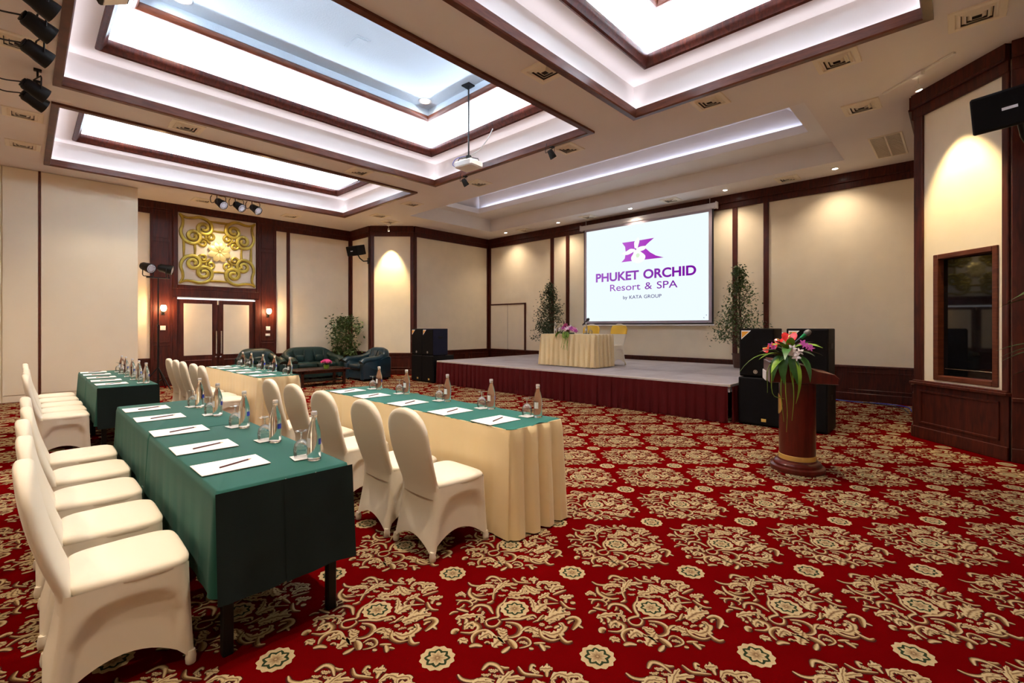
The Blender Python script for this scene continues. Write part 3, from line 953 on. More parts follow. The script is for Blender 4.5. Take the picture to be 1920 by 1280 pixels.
def pleats(p0, p1, nrm, z0, z1, pitch, amp, seed=0, steps=6):
    """box-pleated curtain strip between two floor points"""
    rnd = random.Random(seed)
    L_ = (Vector(p1) - Vector(p0)).length
    t_ = (Vector(p1) - Vector(p0)) / L_
    n_ = Vector(nrm)
    pts = []
    k = int(L_ / pitch)
    for i in range(k):
        w_ = L_ / k
        j = rnd.uniform(-.12, .12)
        for u, d in ((0.02, 0.0), (0.10 + j * .3, 0.9), (0.45 + j, 1.0), (0.62 + j, 0.75), (0.70 + j * .5, -.15), (0.86, -.35)):
            pts.append((w_ * (i + u), d * (0.75 + rnd.random() * .5)))
    rows = []
    for r_ in range(steps + 1):
        f_ = r_ / steps
        z = z1 + (z0 - z1) * f_
        rows.append([Vector(p0) + t_ * a + n_ * (amp * d * (0.25 + 0.75 * f_)) + Vector((0, 0, z)) for a, d in pts])
    return MB().loft(rows, closed=False, caps=False)


for p0, p1, n_ in (((SX0, SY0 - .03, 0), (SX1, SY0 - .03, 0), (0, -1, 0)), ((SX1 + .03, SY0, 0), (SX1 + .03, SY1, 0), (1, 0, 0)), ((SX0 - .03, SY1, 0), (SX0 - .03, SY0, 0), (-1, 0, 0))):
    mb = pleats(p0, p1, n_, 0.008, SZ - 0.03, 0.15, 0.032, 3)
    place('stage_skirt', mb.mesh('stage_skirt', 'stage_skirt', 50), stage)
for i in range(7):
    for yy in (7.6, 9.3, 11.0):
        xx = SX0 + 0.3 + i * (SX1 - SX0 - 0.6) / 6
        mb = MB().box(xx - .03, yy - .03, 0, xx + .03, yy + .03, 0.46)
        place('stage_leg', mb.mesh('stage_leg', 'black_metal'), stage)


# ------------------------------------------------------------------ banquet chair (stretch cover)
def chair_kit():
    SW, SD0, SD1 = 0.212, -0.17, 0.212          # seat half width, back and front edge
    LW, LB, LF = 0.220, -0.238, 0.228            # leg tips
    side_n, rows = 16, 16
    def top(side, s):
        return {'f': (s * SW, SD1), 'r': (SW, (SD0 + SD1) / 2 + s * -(SD1 - SD0) / 2), 'b': (-s * SW * .97, SD0 - .022), 'l': (-SW, (SD0 + SD1) / 2 + s * (SD1 - SD0) / 2)}[side]
    def bot(side, s):
        return {'f': (s * LW, LF), 'r': (LW, (LB + LF) / 2 - s * (LF - LB) / 2), 'b': (-s * LW, LB), 'l': (-LW, (LB + LF) / 2 + s * (LF - LB) / 2)}[side]
    nor = {'f': (0, 1), 'r': (1, 0), 'b': (0, -1), 'l': (-1, 0)}
    def soft(p, c, r, k=5.0):
        return p
    mb = MB()
    rings = []
    for i in range(rows + 1):
        t = i / rows
        ring = []
        for side in 'frbl':
            for j in range(side_n):
                s = -1 + 2 * j / side_n
                a, b_ = top(side, s), bot(side, s)
                f_ = t ** 1.35
                hem = 0.022 + (0.115 if side != 'b' else 0.10) * (1 - abs(s) ** 2.0)
                z = 0.438 + (hem - 0.438) * t
                x, y = a[0] + (b_[0] - a[0]) * f_, a[1] + (b_[1] - a[1]) * f_
                # round the vertical edges
                edge = max(0, abs(s) - 0.86) / 0.14
                n_ = nor[side]
                d = 0.020 * (edge ** 2) * (1 - 0.65 * t)
                if side != 'b':
                    q = (abs(s) / 0.84) ** 4.0 + ((1 - t) / 0.76) ** 4.0
                    k = max(0.0, min(1.0, (1.0 - q) / 0.22))
                    k = k * k * (3 - 2 * k)
                    d += 0.020 * k + 0.016 * k * (1 - s * s) * t
                else:
                    d += 0.045 * (1 - s * s) * math.sin(PI * min(1, t * 1.1)) * 0.6
                ring.append((x - n_[0] * d, y - n_[1] * d, z))
        rings.append(ring)
    mb.loft(rings, caps=False)
    skirt = mb.mesh('chair_skirt', 'chair_spandex', 70)
    # feet pockets
    feet = []
    for sx in (-1, 1):
        for yy in (LB, LF):
            m_ = MB().lathe([(0.014, 0.0), (0.019, 0.006), (0.021, 0.03), (0.016, 0.06)], 12, c=(sx * (LW - .012), yy - math.copysign(.012, yy), 0))
            feet.append(m_.mesh('foot_pocket', 'chair_spandex', 60))
    # seat cushion
    mb = MB()
    rings = []
    for (ins, z) in ((0.035, 0.405), (0.006, 0.415), (-0.003, 0.43), (-0.004, 0.448), (0.004, 0.460), (0.022, 0.468), (0.06, 0.472), (0.12, 0.474)):
        ring = []
        for k in range(44):
            a = 2 * PI * k / 44
            cx_, cy_ = math.cos(a), math.sin(a)
            e = 0.34
            hx, hy = SW - ins, (SD1 - SD0) / 2 + 0.004 - ins
            taper = 1.0 - 0.04 * (cy_ < 0)
            ring.append((hx * taper * math.copysign(abs(cx_) ** e, cx_), (SD0 + SD1) / 2 + 0.004 + hy * math.copysign(abs(cy_) ** e, cy_), z))
        rings.append(ring)
    mb.loft(rings)
    seat = mb.mesh('seat', 'chair_spandex', 50)
    # backrest
    rings = []
    zs = [0.36, 0.40, 0.44, 0.48, 0.54, 0.60, 0.66, 0.72, 0.78, 0.82, 0.855, 0.885, 0.91, 0.928, 0.940, 0.946]
    for z in zs:
        wd = 0.192 + 0.026 * min(1, max(0, (z - 0.42) / 0.22))
        if z > 0.78:
            wd *= math.sqrt(max(0.004, 1 - ((z - 0.78) / 0.167) ** 2.2))
        yc = -0.172 - 0.225 * max(0, z - 0.42) - 0.02 * math.sin(PI * max(0, z - 0.42) / 0.53)
        th = 0.030 if z < 0.92 else 0.030 * max(0.35, math.sqrt(max(0, 1 - ((z - 0.92) / 0.03) ** 2)))
        ring = []
        for k in range(28):
            a = 2 * PI * k / 28
            ring.append((wd * math.copysign(abs(math.cos(a)) ** 0.55, math.cos(a)), yc + th * math.copysign(abs(math.sin(a)) ** 0.75, math.sin(a)), 0.40 + (z - 0.40) * 0.975))
        rings.append(ring)
    back = MB().loft(rings).mesh('backrest', 'chair_spandex', 60)
    kit = [('backrest', back), ('seat', seat), ('chair_skirt', skirt)] + [('foot_pocket', f_) for f_ in feet]
    # yellow sash (stage chairs only)
    rings = []
    for z in [0.70, 0.72, 0.76, 0.80, 0.84, 0.88, 0.895]:
        wd = 0.224 if z < 0.80 else 0.224 * math.sqrt(max(0.01, 1 - ((z - 0.78) / 0.167) ** 2.2)) + 0.005
        yc = -0.172 - 0.225 * (z - 0.42) - 0.02 * math.sin(PI * (z - 0.42) / 0.53)
        rings.append([(wd * math.copysign(abs(math.cos(a)) ** 0.55, math.cos(a)), yc + 0.036 * math.copysign(abs(math.sin(a)) ** 0.75, math.sin(a)), z) for a in [2 * PI * k / 28 for k in range(28)]])
    sash = MB().loft(rings, caps=False).mesh('sash', 'sash_yellow', 60)
    tail = MB().puff((0.14, -0.275, 0.66), (0.05, 0.02, 0.09), 0.7, 0.7, 12, 8).mesh('sash_tail', 'sash_yellow', 60)
    return kit, [('sash', sash, (0, 0, 0), (0, 0, 0), [('sash_tail', tail)])]


CHAIR, SASH = chair_kit()
ORD = ['nearest', 'second', 'third', 'fourth', 'farthest']
WHICH = {'ng': 'the near green table', 'nc': 'the near cream-skirted table', 'fg': 'the far green table', 'fc': 'the far cream-skirted table'}
ENDS = lambda i: {0: 'nearest the camera', 4: 'farthest from the camera'}.get(i, ['', 'second from the near end', 'in the middle', 'second from the far end'][min(i, 3)])
SEATS = {'ng': ([-2.61, -3.19, -3.77, -4.35, -4.97], 0.295), 'nc': ([-2.555, -3.06, -3.75, -4.38, -4.94], 1.975),
         'fg': ([-7.33, -7.83, -8.35, -8.92, -9.50], 0.31), 'fc': ([-7.29, -7.79, -8.37, -8.87, -9.37], 1.935)}
rr = random.Random(4)
for key, (xl, yc) in SEATS.items():
    for i, x in enumerate(xl):
        c = thing('banquet_chair', f'white stretch-covered banquet chair at {WHICH[key]}, {ENDS(i)}', 'chair', (x, yc + rr.uniform(-.01, .01), 0), rr.uniform(-.03, .03), 'white covered chairs along the tables')
        stamp(CHAIR, c)


# ------------------------------------------------------------------ tables and cloths
TH_ = 0.752


def table(x0, x1, y0, y1, label, group, z=0.0, h=TH_ - 0.004, inset=0.07):
    t = thing('folding_table', label, 'table', ((x0 + x1) / 2, (y0 + y1) / 2, z), 0, group)
    hx, hy = (x1 - x0) / 2 - 0.004, (y1 - y0) / 2 - 0.004
    place('tabletop', MB().rbox(-hx, -hy, h - 0.03, hx, hy, h, 0.004).mesh('tabletop', 'mahogany_light'), t)
    lg = MB().rbox(-0.022, -0.022, 0, 0.022, 0.022, h - 0.03, 0.004).mesh('leg', 'black_metal')
    for sx in (-1, 1):
        for sy in (-1, 1):
            place('leg', lg, t, (sx * (hx - inset), sy * (hy - 0.045), 0))
    return t


def loop_rect(x0, x1, y0, y1, r, step):
    """points round a rounded rectangle with outward normals and the corner weight"""
    out = []
    def seg(pa, pb, n_):
        L_ = math.dist(pa, pb)
        k = max(1, int(L_ / step))
        for i in range(k):
            f_ = i / k
            out.append((pa[0] + (pb[0] - pa[0]) * f_, pa[1] + (pb[1] - pa[1]) * f_, n_[0], n_[1], min(f_, 1 - f_) * L_))
    def arc(c, a0):
        for i in range(4):
            a = a0 + (PI / 2) * i / 4
            out.append((c[0] + r * math.cos(a), c[1] + r * math.sin(a), math.cos(a), math.sin(a), 0.0))
    seg((x0 + r, y0), (x1 - r, y0), (0, -1)); arc((x1 - r, y0 + r), -PI / 2)
    seg((x1, y0 + r), (x1, y1 - r), (1, 0)); arc((x1 - r, y1 - r), 0)
    seg((x1 - r, y1), (x0 + r, y1), (0, 1)); arc((x0 + r, y1 - r), PI / 2)
    seg((x0, y1 - r), (x0, y0 + r), (-1, 0)); arc((x0 + r, y0 + r), PI)
    return out


def drape(x0, x1, y0, y1, zt, zb, amp, flare, pitch, seed, plain=(), pleat=False, rows=12, step=0.03, hemvar=0.01):
    """cloth over a table: top, soft edge and hanging folds; plain = sides without folds"""
    rnd = random.Random(seed)
    lp = loop_rect(x0, x1, y0, y1, 0.018, step)
    ph = [rnd.uniform(0, 6.28) for _ in range(4)]
    rings = [[(p[0] - p[2] * .012, p[1] - p[3] * .012, zt) for p in lp], [(p[0] - p[2] * .003, p[1] - p[3] * .003, zt - .003) for p in lp]]
    s_acc = 0
    prev = None
    wave = []
    for p in lp:
        if prev:
            s_acc += math.dist(prev[:2], p[:2])
        prev = p
        u = s_acc / pitch
        if pleat:
            f_ = u % 1.0
            wv = (min(1, f_ / 0.12) if f_ < 0.12 else (1 - 0.25 * (f_ - .12)) if f_ < 0.6 else max(-.9, 0.88 - (f_ - .6) * 9) if f_ < 0.93 else -.9 + (f_ - .93) * 12) * (0.8 + 0.3 * math.sin(u * 1.7 + ph[0]))
        else:
            wv = 0.6 * math.sin(2 * PI * u + ph[0]) + 0.4 * math.sin(2 * PI * u * 0.53 + ph[1]) + 0.25 * math.sin(2 * PI * u * 2.1 + ph[2])
        side = '-y' if p[3] < -0.9 else '+y' if p[3] > 0.9 else '-x' if p[2] < -0.9 else '+x' if p[2] > 0.9 else 'c'
        k = 0.12 if side in plain else 1.0
        wave.append((wv * k, side))
    for r_ in range(1, rows + 1):
        t = r_ / rows
        ring = []
        for p, (wv, side) in zip(lp, wave):
            z = zt + (zb - zt) * t + (hemvar * wv * t * t if zb > 0.1 else 0)
            g = (t ** 0.6) if pleat else t ** 1.2
            cw = flare * t * (1.0 + 1.2 * math.exp(-p[4] / 0.06))
            d = amp * wv * g + cw + 0.004
            ring.append((p[0] + p[2] * d, p[1] + p[3] * d, z))
        rings.append(ring)
    mb = MB()
    n = len(lp)
    mb.loft(rings, caps=False)
    mb.f.append(tuple(range(n)))
    return mb


def cloth(name, mb, material, label, cat, group, deg=60):
    o = place(name, mb.mesh(name, material, deg))
    return tag(o, label, cat, group)


# (key, x_near, x_far, y0, y1, colour)
ROWS = [('ng', -2.27, -5.32, 0.565, 1.160, 'g'), ('fg', -7.11, -9.80, 0.590, 1.150, 'g'), ('nc', -2.19, -5.05, 2.275, 2.840, 'c'), ('fc', -6.93, -9.55, 2.215, 2.775, 'c')]
NMS = {'ng': 'near green row', 'fg': 'far green row by the partition', 'nc': 'near cream-skirted row', 'fc': 'far cream-skirted row'}
for key, xa, xb, y0, y1, colr in ROWS:
    xm = (xa + xb) / 2
    for h, (p0, p1) in enumerate(((xm, xa), (xb, xm))):
        hf = 'camera end' if h == 0 else 'far end'
        table(p0 + 0.006, p1 - 0.006, y0 + 0.012, y1 - 0.012, f'black-legged folding table under the cloth, {hf} of the {NMS[key]}', 'folding tables in the rows')
        if colr == 'g':
            mb = drape(p0 + 0.004, p1 - 0.004, y0, y1, TH_ + 0.0015 * h, 0.305, 0.008, 0.010, 0.19, 11 + h, plain=('-x',) if h == 0 else ('+x',))
            # the inner short side lies flat between the two tables
            mb.v = [(max(v[0], p0 + 0.004) if h == 0 else min(v[0], p1 - 0.004), v[1], v[2]) for v in mb.v]
            cloth('tablecloth', mb, 'green_cloth', f'dark green tablecloth on the {hf} of the {NMS[key]}', 'tablecloth', 'green tablecloths')
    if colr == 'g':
        # two overlapping near-black panels with pins, set over the green cloth end
        ed = thing('dark_end_panels', f'near-black green panels covering the camera end of the {NMS[key]}', 'cloth', (xa, (y0 + y1) / 2, 0), 0, 'dark end panels')
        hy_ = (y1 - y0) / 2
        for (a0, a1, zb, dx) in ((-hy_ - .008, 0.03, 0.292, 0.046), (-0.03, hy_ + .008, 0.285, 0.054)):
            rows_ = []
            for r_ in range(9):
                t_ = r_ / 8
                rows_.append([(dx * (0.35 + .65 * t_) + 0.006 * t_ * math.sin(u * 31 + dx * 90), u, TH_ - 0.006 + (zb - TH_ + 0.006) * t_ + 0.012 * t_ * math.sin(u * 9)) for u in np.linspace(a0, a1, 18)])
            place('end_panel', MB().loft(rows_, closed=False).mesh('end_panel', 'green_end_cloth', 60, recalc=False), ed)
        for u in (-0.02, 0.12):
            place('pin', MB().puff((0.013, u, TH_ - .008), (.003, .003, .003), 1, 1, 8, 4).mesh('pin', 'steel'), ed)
    if colr == 'c':
        mb = drape(xb, xa, y0, y1, TH_ - 0.001, 0.012, 0.046, 0.012, 0.15, 5, plain=('-y',), pleat=True, rows=14, step=0.02)
        cloth('table_skirt', mb, 'cream_satin', f'cream satin skirt hanging to the floor around the {NMS[key]}', 'table skirt', 'cream satin table skirts', 55)
        mb = drape(xb + .006, xa - .006, y0 + .006, y1 - .006, TH_ + 0.002, TH_ - 0.004, 0.0, 0.0, 0.3, 6, rows=1)
        mb.v = [(x, y, z) for x, y, z in mb.v]
        cloth('table_runner', mb, 'green_topper', f'flat green top cloth lying on the {NMS[key]}', 'table runner', 'green top cloths')
TZ = TH_ + 0.0045

# ------------------------------------------------------------------ place settings
PAD = MB().rbox(-0.113, -0.150, 0, 0.113, 0.150, 0.004, 0.0008).mesh('writing_pad', 'paper_white')
pm = Matrix.Translation((0, 0, 0.0042)) @ aim((1, 0, 0))
PEN = [('barrel', MB().lathe([(0.0040, -0.085), (0.0040, 0.068)], 6, mtx=Matrix.Translation((0, 0, 0.0036)) @ aim((1, 0, 0))).mesh('barrel', 'pencil_lacquer')),
       ('tip', MB().lathe([(0.0040, 0.068), (0.0007, 0.088)], 6, mtx=Matrix.Translation((0, 0, 0.0036)) @ aim((1, 0, 0))).mesh('tip', 'pencil_tip'))]
bp_ = [(0.030, 0.0), (0.0335, 0.004), (0.0335, 0.020), (0.0325, 0.060), (0.0335, 0.115), (0.0335, 0.128), (0.031, 0.150), (0.024, 0.178), (0.0165, 0.200), (0.0135, 0.214), (0.0135, 0.226), (0.0155, 0.229), (0.0155, 0.236), (0.0130, 0.238)]
BOTTLE = [('bottle_body', MB().lathe(bp_, 24).mesh('bottle_body', 'bottle_water', 40)),
          ('cap', MB().lathe([(0.0150, 0.236), (0.0150, 0.249), (0.013, 0.252)], 16).mesh('cap', 'cap_metal', 40))]
def patch(r, a0, a1, z0, z1, n=8):
    return MB().loft([[(r * math.cos(a), r * math.sin(a), z) for a in np.linspace(a0, a1, n)] for z in (z0, z1)], closed=False)
BOTTLE[0] = BOTTLE[0] + ((0, 0, 0), (0, 0, 0), [('blue_label', patch(0.0338, 0.3, 1.2, 0.082, 0.112).mesh('blue_label', 'label_blue', 60)), ('white_label', patch(0.0338, -1.9, -0.9, 0.070, 0.118).mesh('white_label', 'label_white', 60))])
gp = [(0.036, 0.0), (0.040, 0.025), (0.041, 0.045), (0.036, 0.070), (0.022, 0.088), (0.007, 0.094), (0.0045, 0.105), (0.0045, 0.128), (0.010, 0.134), (0.034, 0.138), (0.035, 0.141)]
GOBLET = [('bowl', MB().lathe(gp[:6], 24, caps=False).mesh('bowl', 'goblet_glass', 60)), ('stem', MB().lathe(gp[5:9], 12, caps=False).mesh('stem', 'goblet_glass', 60)),
          ('foot', MB().lathe(gp[8:], 24, caps=False).mesh('foot', 'goblet_glass', 60))]
COASTER = MB().rbox(-0.048, -0.048, 0, 0.048, 0.048, 0.003, 0.0006).mesh('coaster', 'paper_white')
SET = {'ng': ([-2.645, -3.15, -3.76, -4.41, -4.965], 0.722, [-2.438, -2.983, -3.556, -4.193, -4.729], 1.052),
       'nc': ([-2.490, -3.02, -3.63, -4.27, -4.77], 2.425, [-2.343, -2.861, -3.45, -4.123, -4.66], 2.735),
       'fg': ([-7.45, -7.97, -8.50, -9.05, -9.55], 0.745, [-7.245, -7.776, -8.299, -8.885, -9.29], 1.050),
       'fc': ([-7.22, -7.80, -8.28, -8.86, -9.30], 2.375, [-7.03, -7.63, -8.13, -8.69, -9.14], 2.68)}
for key, (px_l, py_, bx, by) in SET.items():
    wh = WHICH[key]
    for i in range(5):
        x = px_l[i]
        rz = rr.uniform(-.05, .05)
        o = place('writing_pad', PAD, None, (x, py_, TZ), (0, 0, rz))
        tag(o, f'white writing pad on {wh}, {ENDS(i)}', 'notepad', 'white writing pads')
        p = thing('pencil', f'dark red pencil on {wh}, {ENDS(i)}', 'pencil', (x + 0.008, py_ + 0.02, TZ + 0.0042), PI / 2 - 0.42 + rr.uniform(-.1, .1), 'pencils on the pads')
        p.rotation_euler[2] = -PI * 0.75 + 1.15 + PI + rr.uniform(-.05, .05)
        stamp(PEN, p)
        b = thing('water_bottle', f'clear water bottle on {wh}, {ENDS(i)}', 'bottle', (bx[i], by, TZ), rr.uniform(-.3, .3), 'water bottles on the tables')
        stamp(BOTTLE, b)
        o = place('coaster', COASTER, None, (bx[i] - 0.085, by - 0.03, TZ), (0, 0, rr.uniform(-.15, .15)))
        tag(o, f'white square coaster on {wh}, {ENDS(i)}', 'coaster', 'white coasters')
        g = thing('goblet', f'upturned stemmed glass on {wh}, {ENDS(i)}', 'glass', (bx[i] - 0.085, by - 0.03, TZ + 0.0032), 0, 'upturned glasses')
        stamp(GOBLET, g)

# ------------------------------------------------------------------ projection screen
scr = thing('projection_screen', 'large lit projection screen with purple resort logo hanging behind the stage', 'screen', (0, 11.1, 0))
mb = MB().rbox(-7.90, 0.0, 4.205, -4.10, 0.11, 4.34, 0.02)
hs = place('screen_housing', mb.mesh('screen_housing', 'screen_housing'), scr)
mb = MB().rbox(-7.93, 0.0, 4.20, -7.895, 0.12, 4.36, 0.008)
mb.rbox(-4.105, 0.0, 4.20, -4.07, 0.12, 4.36, 0.008)
place('end_cap', mb.mesh('end_cap', 'screen_housing'), hs)
for xx in (-7.75, -4.25):
    place('hanger', MB().tube([(xx, 0.07, 4.34), (xx, 0.07, 4.5)], 0.008, 8).mesh('hanger', 'steel'), scr)
place('black_backing', MB().rbox(-7.80, 0.035, 1.50, -4.15, 0.045, 4.21, 0.003).mesh('black_backing', 'black_edge'), scr)
place('fabric_border', MB().rbox(-7.765, 0.022, 1.545, -4.19, 0.034, 4.21, 0.003).mesh('fabric_border', 'screen_border'), scr)
lit = place('picture', MB().box(-7.698, 0.018, 1.605, -4.26, 0.0215, 4.145).mesh('picture', 'screen_light'), scr)
place('bottom_bar', MB().tube([(-7.82, 0.03, 1.49), (-4.13, 0.03, 1.49)], 0.018, 10).mesh('bottom_bar', 'screen_housing', 60), scr)


def flat_poly(pts, d, name, material, parent):
    f_ = MB().add([(x, d, z) for x, z in pts], [tuple(range(len(pts)))])
    return place(name, f_.mesh(name, material, recalc=False), parent)


def curve_pts(P, n=24):
    return [tuple(p) for p in catmull(P, n)]


K1 = [(-6.55, 3.70), (-6.18, 3.70), (-5.63, 3.715), (-5.80, 3.60), (-5.92, 3.50), (-5.86, 3.47), (-5.74, 3.36), (-5.58, 3.26), (-5.37, 3.19), (-5.98, 3.185), (-6.26, 3.185), (-6.57, 3.18), (-6.47, 3.27), (-6.44, 3.42), (-6.46, 3.58)]
flat_poly(K1, 0.0165, 'logo_letter', 'print_logo', lit)
for nm, pts, mt in (('petal', [(-6.18, 3.52), (-6.19, 3.66), (-6.13, 3.74), (-6.07, 3.79), (-6.04, 3.69), (-6.07, 3.58), (-6.10, 3.50)], 'print_white'),
                    ('petal', [(-6.17, 3.49), (-6.30, 3.51), (-6.42, 3.46), (-6.57, 3.41), (-6.42, 3.36), (-6.28, 3.39), (-6.17, 3.45)], 'print_white'),
                    ('petal', [(-6.13, 3.50), (-6.00, 3.54), (-5.84, 3.53), (-5.89, 3.45), (-6.02, 3.42), (-6.12, 3.46)], 'print_white'),
                    ('petal', [(-6.20, 3.46), (-6.08, 3.46), (-5.97, 3.38), (-5.87, 3.28), (-5.92, 3.16), (-6.09, 3.11), (-6.25, 3.18), (-6.28, 3.28), (-6.22, 3.37)], 'print_white'),
                    ('petal_centre', [(-6.14, 3.34), (-6.08, 3.37), (-6.03, 3.33), (-6.06, 3.27), (-6.12, 3.27)], 'print_green')):
    flat_poly(curve_pts(pts + [pts[0]], 28)[:-1], 0.0145 if nm == 'petal' else 0.013, nm, mt, lit)


def text_mesh(body, name, material, x0, x1, zbase, cap, bold, d, parent):
    cu = bpy.data.curves.new(name, 'FONT')
    cu.body = body
    cu.offset = bold
    cu.resolution_u = 6
    cu.space_word = 1.25
    cu.fill_mode = 'FRONT'
    to = bpy.data.objects.new(name, cu)
    COL.objects.link(to)
    dg = bpy.context.evaluated_depsgraph_get()
    me_ = bpy.data.meshes.new_from_object(to.evaluated_get(dg))
    bpy.data.objects.remove(to)
    n = len(me_.vertices)
    co = np.empty(n * 3)
    me_.vertices.foreach_get('co', co)
    co = co.reshape(-1, 3)
    ax0, ax1 = co[:, 0].min(), co[:, 0].max()
    capH = 0.7293 if bold == 0 else 0.7293 + bold
    out = np.stack([x0 + (co[:, 0] - ax0) / (ax1 - ax0) * (x1 - x0), np.full(n, d), zbase + co[:, 1] / capH * cap], 1)
    me_.vertices.foreach_set('co', out.ravel())
    me_.materials.clear()
    me_.materials.append(_m[material])
    me_.update()
    me_.name = name
    return place(name, me_, parent)


text_mesh('PHUKET ORCHID', 'title_line', 'print_purple', -7.38, -4.55, 2.70, 0.245, 0.032, 0.016, lit)
text_mesh('Resort & SPA', 'subtitle_line', 'print_purple', -6.92, -5.01, 2.42, 0.19, 0.004, 0.016, lit)
text_mesh('by KATA GROUP', 'byline', 'print_dark', -6.52, -5.43, 2.19, 0.092, 0.006, 0.016, lit)
mb = MB()
mb.add([(-4.375, 0.016, 1.655), (-4.35, 0.016, 1.655), (-4.375, 0.016, 1.68)], [(0, 1, 2)])
mb.add([(-4.30, 0.016, 1.735), (-4.325, 0.016, 1.735), (-4.30, 0.016, 1.71)], [(0, 1, 2)])
place('corner_mark', mb.mesh('corner_mark', 'print_dark', recalc=False), lit)
text_mesh('SCREEN', 'housing_print', 'print_dark', -4.42, -4.28, 4.255, 0.02, 0.0, -0.002, hs) if False else None

# ------------------------------------------------------------------ table on the stage
TX0, TX1, TY0, TY1, TTZ = -6.93, -5.47, 8.20, 8.93, 0.705
table(TX0 + .02, TX1 - .02, TY0 + .02, TY1 - .02, 'folding table under the pleated cream skirt on the stage', 'stage table', SZ + .003, TTZ, 0.10)
mb = drape(TX0, TX1, TY0, TY1, SZ + TTZ + 0.006, SZ + 0.012, 0.055, 0.008, 0.135, 9, plain=(), pleat=True, rows=16, step=0.012)
cloth('table_skirt', mb, 'cream_satin', 'cream pleated skirt and cloth on the head table on stage', 'table skirt', None, 55)
STZ = SZ + TTZ + 0.007
for x, y, nm in ((-6.42, 9.22, 'left'), (-5.72, 9.25, 'right')):
    c = thing('banquet_chair', f'white covered chair with yellow sash behind the head table, {"beside the flowers" if nm == "left" else "at the right end"}', 'chair', (x, y, SZ + .003), PI + (0.05 if nm == 'left' else -0.1), 'sashed chairs on the stage')
    stamp(CHAIR + SASH, c)
b = thing('water_bottle', 'clear water bottle standing on the head table left of the flowers', 'bottle', (-6.75, 8.50, STZ), 0.4)
stamp(BOTTLE, b)
g = thing('goblet', 'upturned stemmed glass on the head table beside the left bottle', 'glass', (-6.65, 8.52, STZ), 0)
stamp(GOBLET, g)
b = thing('water_bottle', 'clear water bottle standing on the head table right of the flowers', 'bottle', (-5.98, 8.62, STZ), 0.4)
stamp(BOTTLE, b)
g = thing('goblet', 'upturned stemmed glass on the head table beside the right bottle', 'glass', (-5.86, 8.62, STZ), 0)
stamp(GOBLET, g)
mic = thing('microphone', 'dark microphone on a slim stand behind the head table flowers', 'microphone', (-6.10, 8.80, STZ), 0)
place('base', MB().lathe([(0.065, 0), (0.065, 0.010), (0.02, 0.02)], 20).mesh('base', 'black_metal', 40), mic)
place('stem', MB().tube([(0, 0, 0.01), (0, 0, 0.27)], 0.008, 8).mesh('stem', 'steel', 60), mic)
mm_ = Matrix.Translation((0, 0, 0.28)) @ aim((0.75, -0.3, 0.45))
place('mic_body', MB().lathe([(0.016, -0.16), (0.022, 0.03), (0.034, 0.055), (0.036, 0.085), (0.022, 0.115)], 14, mtx=mm_).mesh('mic_body', 'cable_black', 50), mic)


# ------------------------------------------------------------------ flowers
def leaf_mesh(L_, W_, bend, material, name='leaf', n=8, twist=0.0):
    """long leaf along +X, arched downward, with a folded midrib"""
    rows = []
    for i in range(n + 1):
        t = i / n
        w_ = W_ * (math.sin(PI * min(1, 0.04 + 0.96 * t ** 0.75)) ** 0.9) * 0.5 + 0.0008
        x = L_ * (t - 0.10 * bend * t * t)
        z = bend * L_ * (0.35 * t - 0.75 * t * t)
        tw = twist * t
        rows.append([(x, -w_ * math.cos(tw), z + w_ * 0.35 - w_ * math.sin(tw)), (x, 0, z), (x, w_ * math.cos(tw), z + w_ * 0.35 + w_ * math.sin(tw))])
    return MB().loft(rows, closed=False, caps=False).mesh(name, material, 60, recalc=False)


def heart_mesh(S, material, name='spathe'):
    pts = [(0, 0.1), (-.28, 0.30), (-.52, 0.20), (-.58, -.08), (-.40, -.42), (0, -.80), (.40, -.42), (.58, -.08), (.52, .20), (.28, .30)]
    P = curve_pts(pts + [pts[0]], 30)[:-1]
    mb_ = MB()
    vs = [(0, 0, 0)] + [(x * S, y * S, 0.16 * S * (x * x * 3 + max(0, -y) * .6)) for x, y in P]
    mb_.add(vs, [(0, i + 1, (i + 1) % len(P) + 1) for i in range(len(P))])
    return mb_.mesh(name, material, 60, recalc=False)


def orchid_mesh(S, material, name='orchid'):
    mb_ = MB()
    for k in range(5):
        a = 2 * PI * k / 5 + PI / 2
        wide = 0.30 if k in (1, 4) else 0.19
        vs, L_ = [], S
        for t in (0, 0.3, 0.6, 0.85, 1.0):
            w_ = S * wide * math.sin(PI * min(1, 0.08 + 0.9 * t)) + 0.0005
            for s_ in (-1, 0, 1):
                r_ = S * t
                vs.append((r_ * math.cos(a) - s_ * w_ * math.sin(a), r_ * math.sin(a) + s_ * w_ * math.cos(a), 0.10 * S * t + 0.10 * S * abs(s_) * (1 - t)))
        fs = []
        for i in range(4):
            for j in range(2):
                fs.append((i * 3 + j, i * 3 + j + 1, (i + 1) * 3 + j + 1, (i + 1) * 3 + j))
        mb_.add(vs, fs)
    return mb_.mesh(name, material, 60, recalc=False)


def blossom_mesh(S, material, name='blossom', n=7):
    mb_ = MB()
    for lay in range(3):
        for k in range(n - lay):
            a = 2 * PI * k / (n - lay) + lay * .4
            tilt = 0.15 + 0.45 * lay
            vs = []
            for t in (0.05, 0.5, 1.0):
                w_ = S * 0.34 * math.sin(PI * min(0.92, 0.15 + 0.75 * t))
                r_ = S * t * math.cos(tilt)
                z = S * t * math.sin(tilt)
                for s_ in (-1, 1):
                    vs.append((r_ * math.cos(a) - s_ * w_ * math.sin(a), r_ * math.sin(a) + s_ * w_ * math.cos(a), z))
            mb_.add(vs, [(0, 1, 3, 2), (2, 3, 5, 4)])
    return mb_.mesh(name, material, 60, recalc=False)


